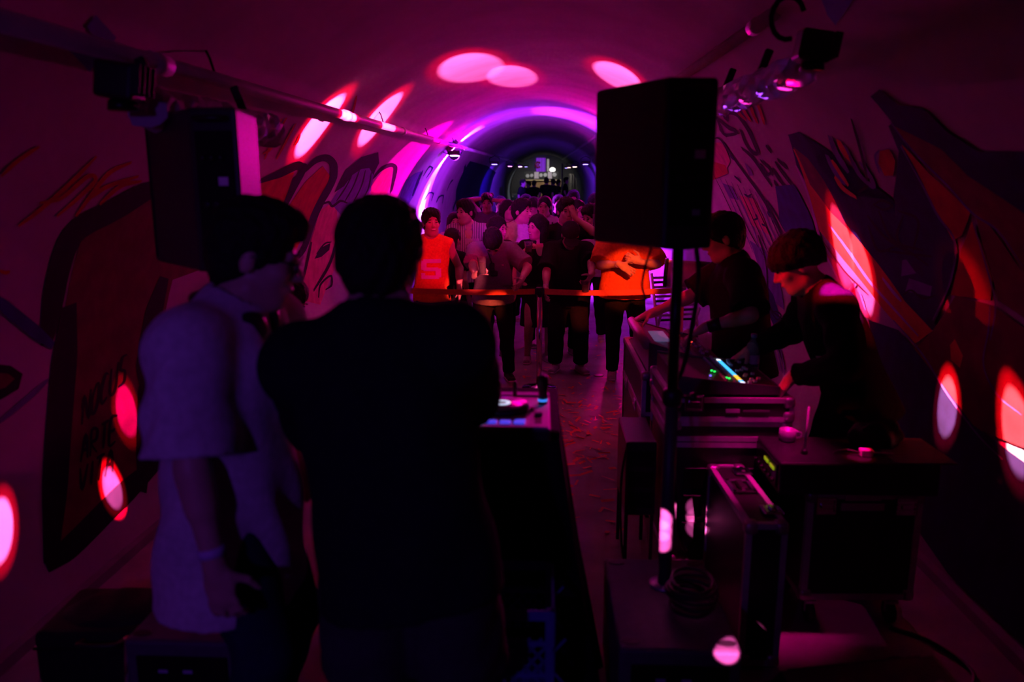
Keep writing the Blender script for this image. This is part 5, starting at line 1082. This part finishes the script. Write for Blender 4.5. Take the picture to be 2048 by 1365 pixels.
# the man in the white tee, profile
def x_lm(I):
    glasses(I); band(I, -1, mat('pale_wristband', (.55, .5, .75), .5), 'wristband', -.035, .032, .022)
    N, up, Rt = I['N'], I['up'], I['Rt']; E = I['E']; b = MB(); pts = [N + Rt @ np.array([.082 * math.cos(a), .005 + .092 * math.sin(a), .004 - .025 * math.sin(a) * 0 + (.02 if math.sin(a) > 0 else -.02 * -math.sin(a))]) for a in [-.35 + i * (PI + .7) / 18 for i in range(19)]]
    b.tube(pts, .013, 8); hb = b.build('headphones', BLACK, E, True)
    for s_ in (-1, 1):
        b = MB(); b.lathe([(.030, -.02), (.042, -.016), (.044, .012), (.034, .02)], N + Rt @ np.array([s_ * .052, -.085, -.035]), Rt @ np.array([s_ * .5, -.7, .1]), 20); b.build('ear_cup', BLACK, hb, True)
person('person with glasses and headphones round the neck in a white tee', (505, 386, 2.10), PI / 2, lean=4, hd=(14, 14, 0), build=1.08, res=.008, twist=-12,
       arms={-1: dict(t=at(432, 1150, 1.79), pole=(-1.0, .9, 0), curl=.6), 1: dict(l=(.20, -.10, .93), pole=(.6, .9, 0))},
       top=dict(m=TEE_W, ease=.034, hem=-.30, sleeve=.92, fold=.009), bottom=dict(m=JEAN, w=.02), shoe=SHOE_K, hair='short', extra=x_lm)
# someone stooping behind them by the left wall
person('person with brown hair stooping by the left wall behind the DJ', (578, 552, 4.3), PI * .75, lean=42, hd=(10, 20, 0), hair='bob', hmat=HAIRB, fem=True, res=.011,
       arms={-1: dict(l=(-.16, -.5, .75)), 1: dict(l=(.16, -.5, .75))}, top=dict(m=cloth('dark_maroon', (.05, .012, .016)), sleeve=1.9), bottom=dict(m=PANT_K), shoe=SHOE_K)
# sound engineers
person('person in black tee and glasses at the far mixing console', (1449, 420, 4.55), -PI / 2, lean=8, hd=(-8, 14, 0), res=.008, build=1.16,
       arms={1: dict(t=(.93, 4.22, 1.055), pole=(.8, .8, -.2), n=(0, 0, -1), f=(-.1, -.8, -.5), curl=.35), -1: dict(t=(.70, 4.66, 1.06), pole=(-.4, .9, -.3), n=(0, 0, -1), f=(0, -.9, -.35), curl=.45)},
       top=dict(m=TEE_K, ease=.03, hem=-.18, sleeve=.9, fold=.004), bottom=dict(m=PANT_K), shoe=SHOE_K, extra=lambda I: (glasses(I), band(I, 1, BLACK, 'wrist_brace', -.05, .036, .07), flatprint(I, 'chest_print', mat('dim_print', (.12, .1, .12), .6), .30, .05, .02, .02, .036)))
person('person with bowl-cut hair in black long sleeves leaning over the near console', (1600, 456, 3.62), -PI / 2, lean=24, hd=(-14, 18, 0), res=.008, hair='bowl', build=1.05,
       arms={1: dict(t=(1.155, 3.40, .985), pole=(.9, .7, .1), n=(-.1, .3, -1), f=(0, -.55, -.75), curl=.5), -1: dict(t=(1.10, 3.90, 1.0), pole=(-.6, .8, 0), n=(0, 0, -1), f=(0, -.8, -.5), curl=.5)},
       top=dict(m=TEE_K, ease=.022, hem=-.16, sleeve=1.93, fold=.004), bottom=dict(m=PANT_K), shoe=SHOE_K, extra=lambda I: flatprint(I, 'sleeve_tag', mat('pink_tag', (.6, .35, .45), .5), .22, .05, .016, .10, .03))
# ---- front row
S_CELLS = [(0.12, 1, .80, 1), (0, .28, .45, .92), (0.12, .86, .40, .58), (.72, 1, .08, .52), (0, .9, 0, .18), (0, .2, 0, .3)]
person('person smiling in an orange sleeveless shirt with a pink block letter', (862, 414, 7.4), math.radians(6), hd=(14, 0, 0), res=.0085, smile=True, arms={-1: dict(l=(-.27, -.02, .86)), 1: dict(l=(.28, -.02, .86))},
       top=dict(m=TEE_O, ease=.022, hem=-.14, sleeve=0, neck=.07), bottom=dict(m=PANT_K), extra=lambda I: flatprint(I, 'block_letter', mat('pink_print', (.9, .45, .9), .6), .10, .20, .20, 0, .030, None, S_CELLS))
person('person with long straight black hair turned away beside the orange shirt', (906, 455, 7.95), PI - .5, hair='longback', fem=True, res=.011, hd=(0, 8, 0), top=dict(m=TEE_K, sleeve=.6), bottom=dict(m=PANT_K), shoe=SHOE_K)
def x_gray(I):
    band(I, 1, mat('pale_string_band', (.7, .55, .65), .5), 'wristband', -.05, .030, .008); belt(I, mat('black_belt', (.012, .012, .013), .4), -.075, 'belt', None, .20, .152); flatprint(I, 'chest_badge', mat('pink_badge', (.9, .45, .6), .5), .285, .065, .042, .075, .026)
    E = I['E']; b = MB(); c = I['P'] + I['up'] * .27 + np.array([-.005, -.185, 0]); b.box(c, (.045, .02, .12), None, .006); b.box(c + [.02, -.005, -.045], (.07, .03, .05), None, .006); b.tube(bez([c + [0, .01, .05], c + [-.03, .03, .13], c + [-.07, .12, .2]]), .006, 6); b.build('neck_strap_camera', BLACK, E)
person('person in a grey tee with bowed head holding up a drink', (985, 453, 7.0), 0.05, lean=9, hd=(0, 62, 0), res=.0075, build=1.08,
       arms={-1: dict(t=at(950, 551, 6.68), pole=(-1, .5, -.5), n=(.75, -.5, 0), f=(.55, -.35, .55), curl=1.0), 1: dict(t=at(1042, 562, 6.80), pole=(1, .5, 0), curl=.55)},
       top=dict(m=TEE_G, ease=.026, hem=-.09, sleeve=.85, fold=.004), bottom=dict(m=PANT_K, w=.012), shoe=SHOE_K, feet={-1: (-.13, .05, -12), 1: (.16, -.04, 12)}, extra=x_gray)
cup('tall clear cup lifted by the grey tee person left of the post', at(964, 531, 6.60), (-.08, .05, 1), .15, .040)
person('person in black with a baseball cap hiding the bowed face', (1141, 441, 7.3), 0.0, lean=12, hd=(4, 34, 0), hair='cap', res=.0075, build=1.12,
       arms={-1: dict(t=at(1091, 582, 7.05), pole=(-.8, .8, 0), curl=.5), 1: dict(t=at(1184, 552, 6.95), pole=(1, .6, 0), f=(-.45, -.4, -.6), n=(-.9, 0, -.2), curl=.8)},
       top=dict(m=TEE_K, ease=.03, hem=-.14, sleeve=.92, fold=.004), bottom=dict(m=PANT_K, w=.028, len=.96), shoe=SHOE_W, feet={-1: (-.13, .03, -16), 1: (.15, .0, 22)}, extra=lambda I: band(I, -1, mat('pale_string_band', (.7, .55, .65)), 'wristband', -.04, .030, .01))
cup('short cup held low by the capped person in black', at(1171, 573, 6.86), (0, 0, 1), .095, .042, (.5, .25, .12))
def x_or(I): belt(I, mat('red_belt', (.25, .02, .02), .5), -.035, 'belt', BLACK, .208, .165); band(I, -1, mat('lilac_band', (.7, .4, .8), .5), 'wristband', -.03, .030, .012); [MBbtn(I, z) for z in (.06, .13, .20)]
def MBbtn(I, z):
    P, up, X = I['P'], I['up'], I['X']; v = np.cross(up, X); b = MB(); b.lathe([(.006, 0), (.005, .004)], P + up * z + X * .03 - v * .160, -v, 10); b.build('button', mat('pale_button', (.8, .6, .6), .4), I['E'], True)
person('person in an orange buttoned shirt whose head the loudspeaker hides', (1256, 405, 7.25), 0.0, hd=(5, 8, 0), res=.0075, build=1.2,
       arms={-1: dict(t=at(1240, 529, 6.93), pole=(-1, .5, -.6), n=(0, 1, -.3), f=(.9, -.1, -.55), curl=.35), 1: dict(t=at(1282, 524, 6.95), pole=(1, .4, -.6), n=(0, 1, 0), f=(-.8, -.1, .3), curl=.6)},
       top=dict(m=TEE_O, ease=.036, hem=-.10, sleeve=.95, fold=.005), bottom=dict(m=PANT_K, w=.012), shoe=SHOE_W, feet={-1: (-.10, .0, -6), 1: (.14, .05, 10)}, extra=x_or)
# ---- second row and behind
SKp = mat('tanned_face', (.45, .27, .2), .5, var=.08, scale=20)
STRIPE = bpy.data.materials.new('striped_shirting'); STRIPE.use_nodes = True; nt = STRIPE.node_tree; wv = nt.nodes.new('ShaderNodeTexWave'); wv.inputs['Scale'].default_value = 16; tcn = nt.nodes.new('ShaderNodeTexCoord'); nt.links.new(tcn.outputs['Object'], wv.inputs['Vector']); rp = nt.nodes.new('ShaderNodeValToRGB'); rp.color_ramp.elements[0].color = (.6, .55, .6, 1); rp.color_ramp.elements[1].color = (.08, .06, .09, 1); rp.color_ramp.elements[0].position = .55; rp.color_ramp.elements[1].position = .75; nt.links.new(wv.outputs['Fac'], rp.inputs['Fac']); nt.links.new(rp.outputs['Color'], nt.nodes['Principled BSDF'].inputs['Base Color']); nt.nodes['Principled BSDF'].inputs['Roughness'].default_value = .9
PRN = [(0, 1, 0, 1)]
def x_str(I):
    o = flatprint(I, 'shirt_print', mat('pale_print', (.55, .5, .58), .7), .12, .17, .24, .04, .022); 
    flatprint(I, 'print_figure', mat('dark_print', (.03, .02, .03), .7), .12, .17, .24, .04, .025, None, [(.55, .95, .68, .80), (.62, .9, .8, .88), (.35, .85, .10, .22), (.7, .8, .22, .5), (.3, .42, .22, .34)])
    P = I['N']; b = MB()
    for s_ in (-1, 1): b.rings([[P + np.array([s_ * .02, -.085, -.06]), P + np.array([s_ * .075, -.06, -.03]), P + np.array([s_ * .085, .01, .012]), P + np.array([s_ * .05, -.05, .012])], [P + np.array([s_ * .02, -.089, -.06]), P + np.array([s_ * .077, -.066, -.028]), P + np.array([s_ * .09, .01, .016]), P + np.array([s_ * .05, -.056, .016])]])
    b.build('collar', STRIPE, I['E'])
person('person in a striped printed shirt looking left behind the orange shirt', (931, 396, 8.7), 0.1, hd=(-48, 4, 0), res=.0095, build=1.05, top=dict(m=STRIPE, ease=.024, hem=-.14, sleeve=.8, vneck=True), bottom=dict(m=PANT_K), extra=x_str)
person('person with tied hair smiling behind the grey tee', (996, 431, 8.1), 0.3, hd=(38, 6, 0), fem=True, hair='tied', res=.0095, smile=True, top=dict(m=cloth('dark_wine', (.05, .01, .02)), fit=True), bottom=dict(m=PANT_K))
person('person in a white tee turned to the right in the second row', (1044, 395, 8.7), 0.1, hd=(52, 0, 0), res=.0095, arms={-1: dict(t=at(1022, 492, 8.45), pole=(-1, .4, -.5), f=(.7, -.6, .2), n=(.3, .3, -1), curl=.9)}, top=dict(m=TEE_W, ease=.028, hem=-.2, sleeve=.85, fold=.005), bottom=dict(m=PANT_K))
cup('clear cup held by the person in the white tee', at(1029, 494, 8.3), (0, 0, 1), .10, .042)
person('person with dark bobbed hair laughing in a black wrap dress', (1074, 427, 7.9), 0.2, hd=(-58, 4, 6), fem=True, hair='bob', res=.0085, smile=True, arms={-1: dict(t=at(1050, 503, 7.66), pole=(-.8, .6, -.6), f=(.5, -.3, .6), n=(.8, -.3, -.2), curl=.9)}, top=dict(m=cloth('black_floral_dress', (.018, .012, .016)), fit=True, vneck=True, sleeve=.5, name='dress_bodice'), bottom=dict(m=cloth('black_floral_dress', (.018, .012, .016)), skirt=True, len=.55, name='dress_skirt'))
cup('clear cup held by the laughing person in the black dress', at(1057, 494, 7.58), (0, 0, 1), .10, .044)
person('person with short hair and hand raised to the mouth behind the cap', (1132, 392, 8.25), 0.1, hd=(10, 4, 0), skin=SKIN2, res=.0095, arms={1: dict(t=at(1151, 437, 8.12), pole=(1, .2, -1), f=(-.35, .1, .9), n=(-.4, .8, 0), curl=.35)}, top=dict(m=TEE_K, sleeve=.8), bottom=dict(m=PANT_K))
person('person in pale stripes with long hair behind the raised hand', (1156, 398, 9.6), 0.0, hd=(30, 0, 0), fem=True, hair='long', res=.011, smile=True, top=dict(m=STRIPE, sleeve=.8), bottom=dict(m=PANT_K))
person('person with thick hair and a pale shirt at the loudspeaker edge', (1181, 406, 9.1), -.3, hd=(-20, 24, 0), res=.0095, arms={1: dict(t=at(1193, 470, 8.75), pole=(1, .3, -.6), f=(0, -.1, 1), n=(-.8, .3, 0), curl=1.0)}, top=dict(m=LILAC, sleeve=.7), bottom=dict(m=PANT_K))
cup('dark cup raised at the left edge of the big loudspeaker', at(1192, 440, 8.7), (0, 0, 1), .12, .042, (.3, .1, .05))
person('person in a pale blouse with a shoulder strap far behind the bob', (1089, 391, 10.2), 0.0, hd=(-10, 0, 0), fem=True, hair='long', res=.011, top=dict(m=LILAC, ease=.03, sleeve=.8), bottom=dict(m=PANT_K), extra=lambda I: (lambda b: (b.tube(bez([I['N'] + [.09, -.05, -.01], I['P'] + [.12, -.145, .38], I['P'] + [.15, -.15, .2], I['P'] + [.19, -.05, .0]]), .010, 6), b.build('bag_strap', BLACK, I['E'], True)))(MB()))
person('person with a fringe in a pale top right of the white tee', (1066, 392, 11.2), -.1, hd=(-24, 4, 0), fem=True, hair='bowl', res=.011, top=dict(m=LILAC, sleeve=.7), bottom=dict(m=PANT_K))
person('person in a wine-red top left of the white tee', (1016, 398, 10.4), .2, hd=(28, 0, 0), fem=True, hair='bob', res=.011, top=dict(m=cloth('wine_red', (.16, .03, .04)), sleeve=.3), bottom=dict(m=PANT_K))
person('person peering out behind the collar of the striped shirt', (909, 424, 10.0), 0.1, hd=(12, 0, 0), fem=True, hair='bob', res=.012, top=dict(m=LILAC), bottom=dict(m=PANT_K))
person('person with both arms folded over the head in the dark', (974, 384, 11.3), 0.0, hd=(0, 6, 0), res=.011, skin=SKIN2, arms={-1: dict(l=(-.05, -.08, 1.62), pole=(-1, -.2, .3), f=(.7, .3, .4)), 1: dict(l=(.07, -.08, 1.60), pole=(1, -.2, .2), f=(-.7, .3, .4))}, top=dict(m=cloth('dusky_violet', (.10, .07, .13)), sleeve=.8), bottom=dict(m=PANT_K))
for i, (px, py, Y, lab, hr) in enumerate(((1147, 379, 11.9, 'dark-haired person standing before the far purple post', 'short'), (1191, 385, 11.6, 'dark person half hidden by the loudspeaker edge', 'short'), (1117, 389, 12.8, 'dark person between the blouse and the raised hand', 'long'), (1001, 391, 12.9, 'dark person left of the wine-red top in shadow', 'short'), (1052, 388, 12.1, 'dark person right behind the head of the white tee', 'bob'), (953, 392, 12.2, 'dark person right of the striped shirt against the wall', 'short'))):
    person(lab, (px, py, Y), .3 * math.sin(i * 2.1), hd=(20 * math.sin(i), 5, 0), res=.016, hair=hr, face=False, top=dict(m=TEE_K, sleeve=.8, res=.016), bottom=dict(m=PANT_K), group='dim people deep in the crowd')
# silhouettes at the far end
def far_person(lab, px, py, Y, rz, arms=None, top=TEE_K, bot=None):
    person(lab, (px, py, Y), rz, res=.022, face=False, arms=arms, top=dict(m=top, sleeve=.8, res=.022), bottom=dict(m=bot or JEAN), group='silhouettes at the far stall', shoe=SHOE_K, Hfix=1.0)
far_person('silhouette in a dark jacket left of centre at the far stall', 1068.5, 360, 33, 2.8); far_person('tall silhouette before the middle of the far stall', 1093, 354.5, 31, 3.0, None, TEE_K, JEAN); far_person('broad silhouette right of the middle at the far stall', 1106, 357, 33, -2.6)
far_person('silhouette leaning at the left end of the far stall', 1046, 358, 30, 1.2); far_person('silhouette in a backpack right of the purple post', 1132.5, 354, 35, 1.6); far_person('silhouette nearest the left wall holding a bright phone', 1057, 362, 35.5, -1.0)
far_person('silhouette close behind the broad one at the far stall', 1117, 359, 36, 2.0)
